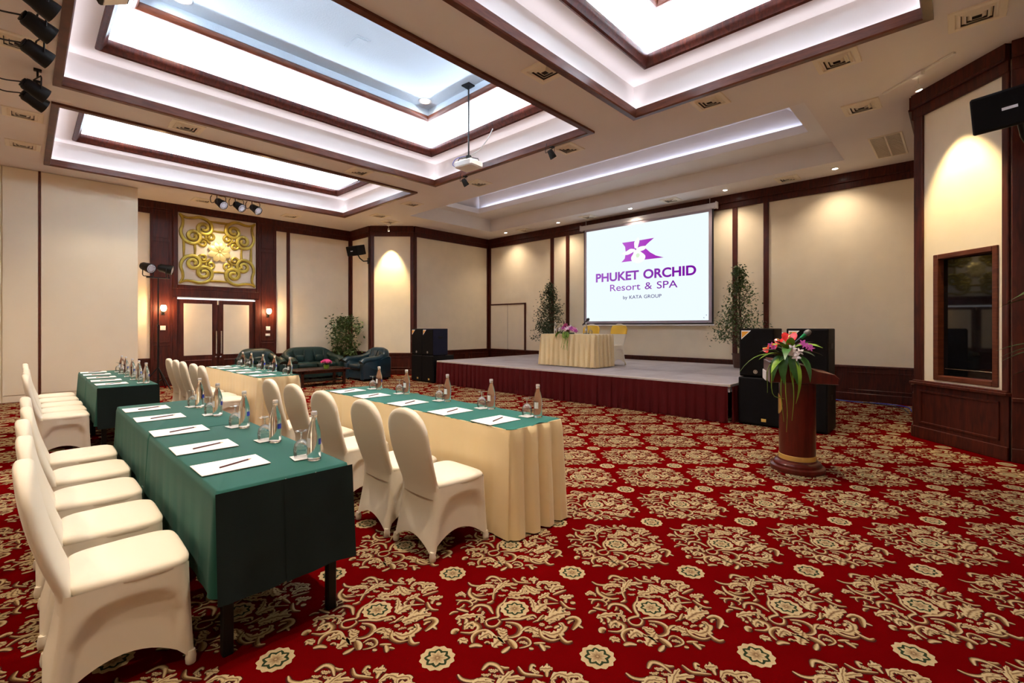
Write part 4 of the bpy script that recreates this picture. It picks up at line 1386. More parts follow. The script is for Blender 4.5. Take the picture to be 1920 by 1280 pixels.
def orient(d, roll=0.0):
    q = Vector(d).to_track_quat('Z', 'Y')
    return (q @ Matrix.Rotation(roll, 3, 'Z').to_quaternion()).to_euler()


def along(d, roll=0.0):
    q = Vector(d).to_track_quat('X', 'Z')
    return (q @ Matrix.Rotation(roll, 3, 'X').to_quaternion()).to_euler()


# arrangement on the stage table
fl = thing('flower_arrangement', 'pink and purple orchid arrangement spilling over the front of the head table', 'flowers', (-6.22, 8.27, STZ), 0)
place('flower_tray', MB().rbox(-0.15, -0.05, 0.0, 0.15, 0.05, 0.03, 0.01).mesh('flower_tray', 'leaf_dark'), fl)
fr = random.Random(12)
bl = {c: blossom_mesh(0.055, c) for c in ('rose_pink', 'orchid_purple')}
oc = {c: orchid_mesh(0.060, c) for c in ('orchid_pink', 'orchid_white', 'orchid_purple')}
lfm = leaf_mesh(0.16, 0.05, 0.8, 'leaf_bright')
lfd = leaf_mesh(0.20, 0.03, 1.0, 'leaf_mid')
for k in range(34):
    a, rad = fr.uniform(0, 2 * PI), fr.random() ** 0.6
    x, y = 0.26 * rad * math.cos(a), 0.12 * rad * math.sin(a) - 0.05
    z = 0.06 + 0.12 * (1 - rad) + fr.uniform(0, .03)
    me_ = bl['rose_pink'] if (rad < .55 and k % 2) else oc[fr.choice(['orchid_pink', 'orchid_white', 'orchid_pink', 'orchid_purple'])]
    place('blossom', me_, fl, (x, y, z), orient((x * 2.5, y * 2 - .35, 0.4), fr.uniform(0, 6)))
for k in range(16):
    a = fr.uniform(-PI, 0)
    place('leaf', lfm if k % 3 else lfd, fl, (0.18 * math.cos(a) * fr.random(), -0.13, 0.05), along((math.cos(a) * .8, -0.25, -0.25 - fr.random()), fr.uniform(-.5, .5)))
for k in range(7):
    x = fr.uniform(-.16, .14)
    pts = [(x, -0.13, 0.05), (x + fr.uniform(-.03, .03), -0.19, -0.02), (x + fr.uniform(-.05, .05), -0.185, -0.13), (x + fr.uniform(-.07, .07), -0.185, -0.20 - 0.16 * fr.random())]
    place('tendril', MB().tube([tuple(p) for p in catmull(pts, 10)], 0.004, 5).mesh('tendril', 'leaf_bright', 60), fl)

# ------------------------------------------------------------------ lectern
LX, LY = -1.20, 5.46
lec = thing('lectern', 'glossy red mahogany lectern with brass band and round stepped base', 'lectern', (LX, LY, 0), -1.20)
place('base', MB().lathe([(0.262, 0), (0.268, 0.02), (0.262, 0.045), (0.235, 0.055), (0.232, 0.075), (0.215, 0.092), (0.19, 0.10), (0.185, 0.115)], 48, sy=0.92).mesh('base', 'lectern_wood', 35), lec)
place('brass_band', MB().lathe([(0.179, 0.112), (0.181, 0.114), (0.181, 0.160), (0.179, 0.162)], 48, sy=0.92).mesh('brass_band', 'gold_badge', 35), lec)
place('column', MB().lathe([(0.176, 0.11), (0.176, 0.92)], 48, sy=0.92).mesh('column', 'lectern_wood', 35), lec)
desk = place('desk', MB().prism([(-0.26, 0.90), (0.30, 0.90), (0.31, 0.955), (0.27, 0.995), (0.14, 1.02), (0.06, 1.065), (-0.08, 1.10), (-0.26, 1.12)], 'X', -0.25, 0.27, 0.012).mesh('desk', 'lectern_wood', 30), lec)
place('front_board', MB().rbox(-0.27, -0.275, 0.895, 0.27, -0.255, 1.10, 0.004).mesh('front_board', 'lectern_wood'), lec)
place('acrylic_edge', MB().rbox(-0.275, -0.285, 0.89, 0.02, -0.276, 0.99, 0.003).mesh('acrylic_edge', 'acrylic'), lec)
em = place('emblem', MB().loft([[(0.182 * math.cos(a), 0.92 * 0.182 * math.sin(a), 0.66 + zz * math.sqrt(max(0.0, 1 - ((a + PI * 0.50) / 0.55) ** 2)) * 0.105) for a in np.linspace(-PI * 0.50 - 0.55, -PI * 0.50 + 0.55, 20)] for zz in (-1, 1)], closed=False).mesh('emblem', 'gold_badge', 60), lec, label='round gold emblem on the column')

arr = thing('flower_arrangement', 'red anthurium and white orchid bouquet with trailing leaves on the lectern', 'flowers', (LX - 0.01, LY - 0.235, 1.145), 0)
place('flower_foam', MB().puff((0, 0, 0.03), (0.11, 0.07, 0.045), 0.6, 0.6, 14, 8).mesh('flower_foam', 'leaf_dark', 60), arr)
big = leaf_mesh(0.30, 0.085, 0.9, 'leaf_mid'); bri = leaf_mesh(0.24, 0.075, 0.6, 'leaf_bright'); nar = leaf_mesh(0.46, 0.035, 1.1, 'leaf_bright'); drk = leaf_mesh(0.22, 0.06, 0.5, 'leaf_dark')
for me_, p, d, ro in ((bri, (.02, 0, .07), (.75, .25, .42), .3), (bri, (.0, 0, .07), (.15, -.5, .6), 0), (bri, (-.05, -.03, .03), (-.75, -.5, .02), 0), (bri, (-.03, -.05, .0), (-.35, -.7, -.35), 0),
                      (big, (-.02, -.06, .03), (-.05, -.55, -.9), 0), (big, (.03, -.06, .03), (.30, -.55, -.9), .3), (big, (-.06, -.05, .03), (-.30, -.5, -.8), -.3), (big, (.06, -.05, .03), (.65, -.35, -.55), 0),
                      (drk, (.06, .02, .06), (.9, .2, .05), 0), (drk, (-.05, .0, .07), (-.8, .1, .3), 0), (drk, (.02, .02, .08), (.6, .5, .5), 0), (drk, (-.02, -.02, .08), (-.4, -.5, .5), 0),
                      (bri, (.04, .0, .10), (.95, .1, .25), 0.2), (bri, (-.02, -.04, .08), (-.2, -.7, .35), 0), (big, (.0, -.05, .07), (.1, -.8, .1), 0), (drk, (-.06, -.03, .05), (-.7, -.5, .2), 0), (drk, (.0, .03, .1), (-.1, .5, .8), 0), (nar, (.05, -.07, .02), (.28, -.35, -.75), 0), (nar, (-.09, -.04, .02), (-.85, -.3, -.1), 0), (drk, (.05, -.04, .05), (.75, -.4, .1), 0)):
    place('leaf', me_, arr, p, along(d, ro))
hm = heart_mesh(0.115, 'anthurium_red'); hp = heart_mesh(0.080, 'anthurium_red'); hw = heart_mesh(0.09, 'orchid_white')
spm = MB().lathe([(0.006, 0), (0.006, 0.05), (0.002, 0.06)], 8).mesh('spadix', 'spadix', 60)
stm = MB().tube([(0, 0, 0), (0, 0, -0.12)], 0.004, 6).mesh('stem', 'leaf_mid', 60)
for me_, p, d, ro, sp in ((hm, (.0, -.02, .215), (.15, -.85, .3), 0, 1), (hp, (-.13, -.02, .13), (-.4, -.8, .4), .5, 1), (hp, (-.20, -.02, .09), (-.6, -.7, .3), .7, 1), (hp, (-.09, .0, .17), (-.2, -.7, .6), 0.2, 1), (hw, (.02, -.10, .075), (.2, -.9, .3), .7, 0)):
    s_ = place('anthurium', me_, arr, p, orient(d, ro))
    if sp:
        place('spadix', spm, s_, (0, 0, 0.004), (0.5, 0, 0))
    place('stem', stm, s_)
ow, op = orchid_mesh(0.042, 'orchid_white'), orchid_mesh(0.036, 'orchid_purple')
for me_, p in ((ow, (.06, -.11, .055)), (ow, (.10, -.09, .065)), (ow, (.08, -.11, .015)), (ow, (.05, -.12, .10)), (op, (.13, -.03, .13)), (op, (.16, -.04, .12)), (op, (.18, -.02, .10)), (op, (.11, -.01, .15)), (op, (-.16, -.02, .12)), (op, (-.13, -.05, .10))):
    place('orchid', me_, arr, p, orient((.2, -.9, .35), p[0] * 40))
for k, pts in enumerate(([(-.08, -.07, .0), (-.16, -.12, -.10), (-.17, -.12, -.35)], [(-.10, -.07, .0), (-.13, -.12, -.16), (-.12, -.12, -.36), (-.03, -.08, -.40)], [(-.02, -.08, .0), (-.01, -.12, -.3), (.0, -.10, -.52), (-.01, -.09, -.72)],
                         [(.02, -.08, .0), (.03, -.13, -.1), (.06, -.12, -.30)], [(.03, -.08, .0), (.06, -.12, -.35), (.04, -.10, -.6)], [(-.04, -.08, 0), (-.05, -.12, -.3), (-.03, -.10, -.62)])):
    place('tendril', MB().tube([tuple(p) for p in catmull(pts, 12)], lambda t: 0.0055 * (1 - .7 * t), 6).mesh('tendril', 'leaf_bright', 60), arr)
mic = thing('microphone', 'handheld microphone with a green band clipped above the lectern', 'microphone', (LX + 0.02, LY - 0.02, 1.10), 0)
ax = aim((0.52, 0.30, 0.55))
place('stem', MB().tube([(-.03, 0, 0), (-.04, 0, .14), (-.005, .01, 0.215)], 0.007, 8).mesh('stem', 'black_metal', 60), mic)
T_ = Matrix.Translation((0.0, 0.01, 0.22)) @ ax
place('mic_body', MB().lathe([(0.010, -0.12), (0.013, 0.02)], 14, mtx=T_).mesh('mic_body', 'cable_black', 50), mic)
place('green_band', MB().lathe([(0.0135, 0.02), (0.019, 0.075)], 14, mtx=T_).mesh('green_band', 'mic_green', 50), mic)
place('mic_head', MB().lathe([(0.020, 0.075), (0.030, 0.088), (0.031, 0.110), (0.022, 0.132), (0.008, 0.138)], 16, mtx=T_).mesh('mic_head', 'mic_head', 50), mic)


# ------------------------------------------------------------------ loudspeakers
def badge(r):
    mb_ = MB().lathe([(r, 0), (r, 0.002), (r * 0.82, 0.002), (r * 0.82, 0)], 24, caps=False, mtx=aim((0, -1, 0)))
    for k in range(3):
        a = PI / 2 + k * 2 * PI / 3
        mb_.add([(r * .8 * math.cos(a) * s1 - s2 * r * .1 * math.sin(a), -0.0015, r * .8 * math.sin(a) * s1 + s2 * r * .1 * math.cos(a)) for s1, s2 in ((-1, -1), (1, -1), (1, 1), (-1, 1))], [(0, 1, 2, 3)])
    return mb_


def speaker(x0, x1, y0, y1, z0, z1, label, sub=False, sticker=True, side='speaker_black', cat='loudspeaker'):
    o = thing('subwoofer' if sub else 'loudspeaker', label, cat, ((x0 + x1) / 2, (y0 + y1) / 2, z0), 0, 'black stacked loudspeakers')
    hx, hy, h = (x1 - x0) / 2, (y1 - y0) / 2, z1 - z0
    cab = place('cabinet', MB().rbox(-hx, -hy + .012, 0.012, hx, hy, h, 0.010).mesh('cabinet', side), o)
    place('grille', MB().rbox(-hx + .012, -hy, 0.03, hx - .012, -hy + .014, h - 0.018, 0.005).mesh('grille', 'grille_black'), o)
    for sx in (-1, 1):
        for sy in (-1, 1):
            place('foot', MB().lathe([(0.02, 0), (0.02, 0.013)], 10, c=(sx * (hx - .06), sy * (hy - .06), 0)).mesh('foot', 'black_metal'), o)
    for sx in (-1, 1):
        place('handle_cup', MB().rbox(sx * hx - .003, -.07, h * .62, sx * hx + .003, .07, h * .72, 0.002).mesh('handle_cup', 'black_metal'), cab)
    if not sub:
        if sticker:
            s_ = 0.135
            mb_ = MB().add([(-hx + .03, -hy - .0015, h - .03), (-hx + .03 + s_, -hy - .0015, h - .03), (-hx + .03, -hy - .0015, h - .03 - s_)], [(0, 1, 2)])
            place('corner_sticker', mb_.mesh('corner_sticker', 'label_white', recalc=False), o)
            mb_ = MB().add([(-hx + .037, -hy - .0025, h - .045), (-hx + .03 + s_ * .82, -hy - .0025, h - .045), (-hx + .037, -hy - .0025, h - .03 - s_ * .83)], [(0, 1, 2)])
            place('sticker_print', mb_.mesh('sticker_print', 'orange_sticker', recalc=False), o)
        place('round_badge', badge(0.028).mesh('round_badge', 'silver_badge', recalc=False), o, (-0.01, -hy - .001, 0.085))
    else:
        place('brand_plate', MB().rbox(0.02, -hy - .004, 0.07, 0.085, -hy, 0.115, 0.002).mesh('brand_plate', 'gold_badge'), o)
    return o


speaker(-2.405, -1.81, 7.42, 8.02, 0, 0.70, 'black subwoofer with yellow badge on the floor at the right end of the stage', True)
speaker(-2.405, -1.935, 7.47, 7.90, 0.70, 1.425, 'black loudspeaker with orange sticker right of the stage, nearer the stage edge')
speaker(-1.77, -1.28, 7.44, 8.03, 0, 0.70, 'black subwoofer behind the lectern, farther from the stage', True)
speaker(-1.77, -1.27, 7.44, 7.90, 0.70, 1.425, 'black loudspeaker with orange sticker directly behind the lectern microphone')
speaker(-10.72, -10.235, 7.26, 7.95, 0, 0.70, 'black subwoofer under the left speaker stack, nearer the armchair', True)
speaker(-10.215, -9.75, 7.26, 7.95, 0, 0.70, 'black subwoofer under the left speaker stack, touching the stage', True)
speaker(-10.72, -10.24, 7.27, 7.75, 0.70, 1.40, 'black loudspeaker on the left stack, nearer the armchair')
speaker(-10.22, -9.76, 7.27, 7.75, 0.70, 1.40, 'black loudspeaker with navy side on the left stack by the stage', side='speaker_navy')


def wall_speaker(loc, d, label, wallpt, s=1.0):
    o = thing('wall_loudspeaker', label, 'loudspeaker', loc, 0, 'wall mounted loudspeakers')
    m_ = aim(d) @ Matrix.Rotation(PI / 2, 4, 'Z') if False else Vector(d).to_track_quat('-Y', 'Z').to_matrix().to_4x4()
    pr_ = [(-.30 * s, .0), (-.25 * s, -.17 * s), (.25 * s, -.17 * s), (.30 * s, .0), (.26 * s, .17 * s), (-.26 * s, .17 * s)]
    mb_ = MB().prism(pr_, 'Z', -0.16 * s, 0.16 * s, 0.012)
    mb_.v = [tuple(m_ @ Vector(v)) for v in mb_.v]
    place('cabinet', mb_.mesh('cabinet', 'speaker_black'), o)
    mb_ = MB().rbox(-.24 * s, -.182 * s, -.145 * s, .24 * s, -.168 * s, .145 * s, 0.004, m_)
    place('grille', mb_.mesh('grille', 'grille_black'), o)
    mb_ = MB().rbox(-.05 * s, -.187 * s, -.012 * s, .05 * s, -.182 * s, .012 * s, 0.001, m_)
    place('name_plate', mb_.mesh('name_plate', 'label_white'), o)
    w_ = Vector(wallpt) - Vector(loc)
    mb_ = MB().tube([m_ @ Vector((0, .05 * s, -.15 * s)), m_ @ Vector((0, .10 * s, -.27 * s)), Vector((w_.x * .6, w_.y * .6, w_.z - .02)), w_], 0.02 * s, 8)
    place('wall_bracket', mb_.mesh('wall_bracket', 'black_metal', 50), o)
    mb_ = MB().rbox(w_.x - .05, w_.y - .012, w_.z - .09, w_.x + .05, w_.y + .012, w_.z + .09, 0.004)
    place('wall_plate', mb_.mesh('wall_plate', 'black_metal'), o)
    return o


wall_speaker((-13.12, 6.92, 3.74), (0.25, -1, -0.28), 'black wall loudspeaker on a bracket beside the lit left pillar', (-12.97, 7.252, 3.45), 0.9)
wall_speaker((0.40, 6.70, 3.60), (-0.30, -1, -0.30), 'black wall loudspeaker on a bracket at the right picture edge', (0.62, 7.305, 3.25), 1.1)


# ------------------------------------------------------------------ stage lamps
def par_can(name, loc, d, label, group, hang=True, cable=None, s=1.0, lensm='lens_white', topz=None):
    o = thing(name, label, 'spotlight', loc, 0, group)
    m_ = aim(d)
    body = [(0.030, -0.155), (0.075, -0.15), (0.085, -0.13), (0.088, -0.06), (0.100, 0.0), (0.106, 0.07), (0.106, 0.10), (0.098, 0.102), (0.098, 0.085)]
    bo = place('can_body', MB().lathe([(r * s, z * s) for r, z in body], 24, caps=True, mtx=m_).mesh('can_body', 'black_metal', 35), o)
    le = place('lens', MB().lathe([(0.0965 * s, 0.090 * s), (0.05 * s, 0.097 * s)], 24, mtx=m_).mesh('lens', lensm, 40), o)
    mb_ = MB()
    for k in range(12):
        a = 2 * PI * k / 12
        mb_.puff((0.066 * s * math.cos(a), 0.066 * s * math.sin(a), 0.097 * s), (0.011 * s, 0.011 * s, 0.005 * s), 1, 1, 8, 4, m_)
    place('led', mb_.mesh('led', 'steel', 60), le)
    place('rear_plate', MB().rbox(-.05 * s, -.05 * s, -.175 * s, .05 * s, .05 * s, -.15 * s, 0.006, m_).mesh('rear_plate', 'black_metal'), bo)
    sx = m_.to_3x3() @ Vector((1, 0, 0))
    sx.z = 0
    sx.normalize()
    sgn = 1 if hang else -1
    top = (topz - loc[2]) if topz else 0.21 * s * sgn
    arm = 0.19 * s * sgn
    mb_ = MB()
    for k in (-1, 1):
        mb_.tube([sx * (0.112 * s * k), sx * (0.122 * s * k) + Vector((0, 0, arm * .85)), sx * (0.10 * s * k) + Vector((0, 0, arm))], 0.009 * s, 6)
    mb_.tube([sx * (0.11 * s), ] and [sx * (-0.10 * s) + Vector((0, 0, arm)), sx * (0.10 * s) + Vector((0, 0, arm))], 0.009 * s, 6)
    if topz:
        mb_.tube([Vector((0, 0, arm)), Vector((0, 0, top))], 0.012 * s, 8)
        mb_.rbox(-.035, -.035, top - .02, .035, .035, top, .004)
    place('yoke', mb_.mesh('yoke', 'black_metal', 50), o)
    if cable:
        place('cable', MB().tube([tuple(p) for p in catmull([m_ @ Vector((0, 0, -0.165 * s))] + [Vector(c_) for c_ in cable], 14)], 0.009 * s, 6).mesh('cable', 'cable_black', 60), o)
    return o


d_ = (-0.30, 1.0, -0.42)
for i, (x, y, z, which) in enumerate(((-8.28, 0.12, 4.24, 'lowest of the left ceiling row'), (-7.90, 0.12, 4.24, 'second lowest of the left ceiling row'), (-6.82, 0.12, 4.24, 'third up the left ceiling row'), (-6.22, 0.12, 4.24, 'fourth up the left ceiling row'), (-5.75, 0.12, 4.24, 'highest of the left ceiling row'))):
    par_can('stage_spotlight', (x, y, z), d_, f'black can spotlight with looping cable, {which}', 'ceiling can spotlights', True, [(0.06, -0.30, 0.02), (0.05, -0.42, 0.10), (0.0, -0.36, 0.258)], 0.85, topz=4.499)
for i, (x, y, which) in enumerate(((-12.41, 3.19, 'leftmost'), (-12.41, 3.57, 'middle one'), (-12.41, 3.93, 'rightmost'))):
    par_can('stage_spotlight', (x, y, 4.31), (0.75, 0.35, -0.5), f'grey-lensed can spotlight above the door ornament, {which} of three', 'three can spotlights above the doors', True, [(-0.15, -0.16, 0.02), (-0.12, -0.19, 0.12), (-0.08, -0.17, 0.18)], 0.95, topz=4.499)
par_can('flood_lamp', (-4.93, 6.12, 4.32), (0.2, 0.6, -0.9), 'small black flood lamp under the coffer trim near the ceiling vent', 'small floods on the coffer trim', True, [(-.10, -.05, .05), (-.08, -.05, .2)], 0.55, topz=4.462)
par_can('flood_lamp', (-7.15, 6.12, 4.32), (0.2, 0.6, -0.9), 'small black flood lamp under the coffer trim left of the projector', 'small floods on the coffer trim', True, [(-.10, -.05, .05), (-.08, -.05, .2)], 0.55, topz=4.462)
fo = thing('flood_lamp', 'square framed flood lamp hanging at the top edge of the picture', 'spotlight', (-5.50, 0.56, 4.46), 0)
m_ = Matrix.Rotation(0.5, 4, 'X')
place('frame', MB().rbox(-.14, -.12, -.05, .14, .12, .05, .012, m_).mesh('frame', 'black_metal'), fo)
place('reflector', MB().rbox(-.115, -.095, -.058, .115, .095, -.048, .002, m_).mesh('reflector', 'silver_badge'), fo)
place('hanger', MB().tube([(0, 0, .04), (0, -.02, .485)], .012, 8).mesh('hanger', 'black_metal'), fo)

st = thing('light_stand', 'black tripod lighting stand left of the double door', 'stand', (-13.38, 2.16, 0), 0)
place('pole', MB().tube([(0, 0, 0.12), (0, 0, 1.5)], 0.020, 10).mesh('pole', 'black_metal', 60), st)
place('upper_pole', MB().tube([(0, 0, 1.45), (0, 0, 2.58)], 0.014, 10).mesh('upper_pole', 'black_metal', 60), st)
place('clamp_knob', MB().puff((0.03, 0, 1.48), (0.03, 0.02, 0.025), .7, .7, 10, 6).mesh('clamp_knob', 'black_metal', 60), st)
for k in range(3):
    a = 0.5 + k * 2 * PI / 3
    place('leg', MB().tube([(0, 0, 0.52), (0.37 * math.cos(a), 0.37 * math.sin(a), 0.012)], 0.012, 8).mesh('leg', 'black_metal', 60), st)
    place('brace', MB().tube([(0, 0, 0.18), (0.20 * math.cos(a), 0.20 * math.sin(a), 0.24)], 0.008, 6).mesh('brace', 'black_metal', 60), st)
place('cross_bar', MB().tube([(0, -0.22, 2.58), (0, 0.22, 2.58)], 0.014, 8).mesh('cross_bar', 'black_metal', 60), st)
par_can('stage_spotlight', (-13.36, 1.97, 2.80), (0.75, 0.45, -0.25), 'can spotlight on the tripod stand, left one facing the room', 'can spotlights on the tripod stand', False, None, 1.05)
par_can('stage_spotlight', (-13.36, 2.33, 2.79), (0.35, 0.85, -0.22), 'can spotlight on the tripod stand, right one turned to the doors', 'can spotlights on the tripod stand', False, None, 1.05)

# ------------------------------------------------------------------ wall ornament
orn = thing('wall_ornament', 'square gold openwork scroll ornament with a flower centre above the doors', 'wall ornament', (-14.15, 3.568, 3.412), 0)
place('backing', MB().rbox(0.0, -0.898, -0.908, 0.045, 0.898, 0.908, 0.004).mesh('backing', 'ornament_back'), orn)
S = 0.90


def spiral(c, r0, a0, turns, sgn, n=34):
    return [(c[0] + (r0 * (1 - 0.80 * t)) * math.cos(a0 + sgn * turns * 2 * PI * t), c[1] + (r0 * (1 - 0.80 * t)) * math.sin(a0 + sgn * turns * 2 * PI * t)) for t in np.linspace(0, 1, n)]


def gold(P, wd, name, d=0.085):
    P = [(d, S * p[0], S * p[1]) for p in P]
    pts = [Vector(p) for p in P]
    rings = []
    for i, p in enumerate(pts):
        t_ = (pts[min(i + 1, len(pts) - 1)] - pts[max(i - 1, 0)]).normalized()
        n_ = Vector((0, -t_.z, t_.y))
        w_ = wd * (0.55 + 0.45 * math.sin(PI * min(1, 0.15 + 0.85 * (1 - i / len(pts)))))
        rings.append([p + n_ * w_ + Vector((-.03, 0, 0)), p + n_ * w_ * .75 + Vector((.012, 0, 0)), p + Vector((.022, 0, 0)), p - n_ * w_ * .75 + Vector((.012, 0, 0)), p - n_ * w_ + Vector((-.03, 0, 0))])
    return place(name, MB().loft(rings).mesh(name, 'gold_paint', 40), orn)


for qx in (-1, 1):
    for qy in (-1, 1):
        for sw in (0, 1):
            def F(P, qx=qx, qy=qy, sw=sw):
                return [((p[1] if sw else p[0]) * qx, (p[0] if sw else p[1]) * qy) for p in P]
            arm = catmull([(0.965, 0.955), (0.82, 0.885), (0.66, 0.89), (0.50, 0.93), (0.34, 0.90), (0.215, 0.80), (0.175, 0.665)], 26)
            gold(F([tuple(p) for p in arm][:-1] + spiral((0.375, 0.640), 0.20, PI, 1.45, 1)), 0.048, 'scroll')
            arm = catmull([(0.22, 0.22), (0.30, 0.29), (0.335, 0.385)], 8)
            gold(F([tuple(p) for p in arm][:-1] + spiral((0.215, 0.400), 0.125, 0.0, 1.25, 1, 26)), 0.034, 'small_scroll', 0.080)
for k in range(4):
    a = k * PI / 2
    rot = lambda P: [(p[0] * math.cos(a) - p[1] * math.sin(a), p[0] * math.sin(a) + p[1] * math.cos(a)) for p in P]
    gold(rot([(-0.26, 0.86), (0, 0.855), (0.26, 0.86)]), 0.034, 'link_bar', 0.07)
    gold(rot([(-0.20, 0.60), (0, 0.59), (0.20, 0.60)]), 0.032, 'link_bar', 0.07)
    gold(rot([(0.58, 0.40), (0.49, 0.49), (0.40, 0.58)]), 0.032, 'link_bar', 0.07)
for k in range(8):
    a = 2 * PI * k / 8 + PI / 8
    vs = []
    for t in (0.05, .3, .6, .85, 1.0):
        w_ = 0.108 * math.sin(PI * min(1, .12 + .80 * t)) ** .8
        for s_ in (-1, 0, 1):
            r_ = 0.30 * t
            vs.append((0.125 + 0.02 * math.sin(PI * t) - 0.018 * abs(s_), S * (r_ * math.cos(a) - s_ * w_ * math.sin(a)), S * (r_ * math.sin(a) + s_ * w_ * math.cos(a))))
    fs = [(i * 3 + j, i * 3 + j + 1, (i + 1) * 3 + j + 1, (i + 1) * 3 + j) for i in range(4) for j in range(2)]
    place('petal', MB().add(vs, fs).mesh('petal', 'gold_pale', 50, recalc=False), orn)
    place('stamen', MB().tube([(0.15, 0.03 * math.cos(a + .39), 0.03 * math.sin(a + .39)), (0.158, 0.15 * math.cos(a + .39), 0.15 * math.sin(a + .39))], 0.005, 5).mesh('stamen', 'gold_paint'), orn)
place('flower_boss', MB().puff((0.145, 0, 0), (0.025, 0.035, 0.035), 1, 1, 12, 8).mesh('flower_boss', 'gold_pale', 60), orn)
place('flower_stud', MB().tube([(0.04, 0, 0), (0.13, 0, 0)], 0.05, 10).mesh('flower_stud', 'gold_paint'), orn)
spot('ornament_spot', (-12.66, 3.57, 4.44), (-14.1, 3.57, 3.41), 75, (1, .82, .52), 44, 1.0, 0.03)

# sconces and switches by the doors
for y, z, which in ((2.364, 1.90, 'left'), (4.77, 1.88, 'right')):
    o = thing('wall_sconce', f'glowing amber wall sconce on the mahogany post {which} of the doors', 'wall lamp', (-14.085, y, z), 0, 'amber sconces beside the doors')
    place('bracket', MB().tube([(0.0, 0, -0.10), (0.06, 0, -0.13), (0.09, 0, -0.09)], 0.012, 8).mesh('bracket', 'black_metal', 60), o)
    place('back_plate', MB().rbox(-0.003, -.035, -.16, .012, .035, -.05, .005).mesh('back_plate', 'black_metal'), o)
    place('glass_shade', MB().lathe([(0.022, -0.075), (0.05, -0.05), (0.065, 0.0), (0.058, 0.05), (0.045, 0.075)], 20, c=(0.095, 0, 0)).mesh('glass_shade', 'sconce_glow', 60), o)
    point('sconce_light', (-13.93, y, z + 0.0), 22, AMBER, 0.09)
for y, z, hw, hh, lab in ((2.367, 1.42, .055, .055, 'square switch plate left of the doors'), (4.775, 1.405, .055, .055, 'square switch plate right of the doors'), (4.765, 1.225, .06, .035, 'small horizontal switch plate right of the doors, lower one')):
    o = thing('switch_plate', 'white ' + lab, 'switch', (-14.072, y, z), 0)
    place('plate', MB().rbox(-0.012, -hw, -hh, 0.0, hw, hh, .003).mesh('plate', 'white_plastic'), o)
    place('rocker', MB().rbox(-0.002, -hw * .5, -hh * .6, 0.004, hw * .5, hh * .6, .0015).mesh('rocker', 'white_plastic'), o)


# ------------------------------------------------------------------ seating group
def side_prism(poly, x0, x1, ch):
    return MB().prism(poly, 'X', x0, x1, ch)


ARM = [(-0.44, 0.04), (-0.46, 0.42), (-0.44, 0.50), (-0.36, 0.545), (-0.22, 0.55), (0.0, 0.56), (0.16, 0.58), (0.28, 0.62), (0.40, 0.64), (0.46, 0.60), (0.45, 0.04)]


def sofa(seats, loc, rz, label, leather, wid=0.56):
    """front faces local -Y"""
    o = thing('sofa' if seats > 1 else 'armchair', label, 'sofa' if seats > 1 else 'armchair', loc, rz, 'dark leather seating group')
    W_ = seats * wid / 2
    place('base', MB().rbox(-W_ - .02, -0.40, 0.045, W_ + .02, 0.44, 0.30, 0.03).mesh('base', leather, 40), o)
    for sx in (-1, 1):
        a, b_ = (W_, W_ + 0.19) if sx > 0 else (-W_ - 0.19, -W_)
        ar = place('arm', side_prism(ARM, a, b_, 0.035).mesh('arm', leather, 50), o)
        place('arm_roll', MB().tube([tuple(p) for p in catmull([(sx * (W_ + .105), -.455, .475), (sx * (W_ + .105), -.36, .535), (sx * (W_ + .10), -.1, .55), (sx * (W_ + .09), .10, .575), (sx * (W_ + .06), .24, .63), (sx * (W_ + .02), .34, .67)], 18)], 0.095, 12).mesh('arm_roll', leather, 60), ar)
    # wrap-around back shell with arched top
    rows = []
    for k in range(17):
        u = -1 + 2 * k / 16
        x = (W_ + 0.17) * u
        ztop = 0.86 - 0.20 * abs(u) ** 4.5
        y = 0.43 - 0.13 * abs(u) ** 5
        rows.append([(x, y - .20, 0.30), (x, y - .17, ztop - .10), (x, y - .12, ztop - .02), (x, y - .04, ztop + .012), (x, y + .05, ztop - .03), (x, y + .075, ztop - .14), (x, y + .06, 0.06), (x, y - .15, 0.06)])
    place('back_shell', MB().loft(rows).mesh('back_shell', leather, 50), o)
    for i in range(seats):
        cx_ = -W_ + wid * (i + .5)
        place('seat_cushion', MB().puff((cx_, -0.10, 0.37), (wid / 2 - .006, 0.345, 0.095), .35, .3, 28, 10).mesh('seat_cushion', leather, 60), o)
        bc = place('back_cushion', MB().puff((cx_, 0.255, 0.645), (wid / 2 - .01, 0.105, 0.215), .5, .45, 28, 12, Matrix.Translation((0, .03, 0)) @ Matrix.Rotation(-0.16, 4, 'X')).mesh('back_cushion', leather, 60), o)
        for sx in (-1, 1):
            mb_ = MB().tube([tuple(p) for p in catmull([(cx_ + sx * wid * .20, 0.150, 0.50), (cx_ + sx * wid * .22, 0.170, 0.62), (cx_ + sx * wid * .27, 0.235, 0.80)], 10)], 0.018, 8)
            place('channel_seam', mb_.mesh('channel_seam', leather, 60), bc)
        place('lumbar_cushion', MB().puff((cx_, 0.165, 0.555), (wid * .22, 0.06, 0.10), .6, .5, 20, 8).mesh('lumbar_cushion', leather, 60), bc)
    for sx in (-1, 1):
        for yy in (-.36, .40):
            place('foot', MB().lathe([(0.025, 0), (0.03, 0.05)], 10, c=(sx * (W_ + .08), yy, 0)).mesh('foot', 'black_metal'), o)
    return o


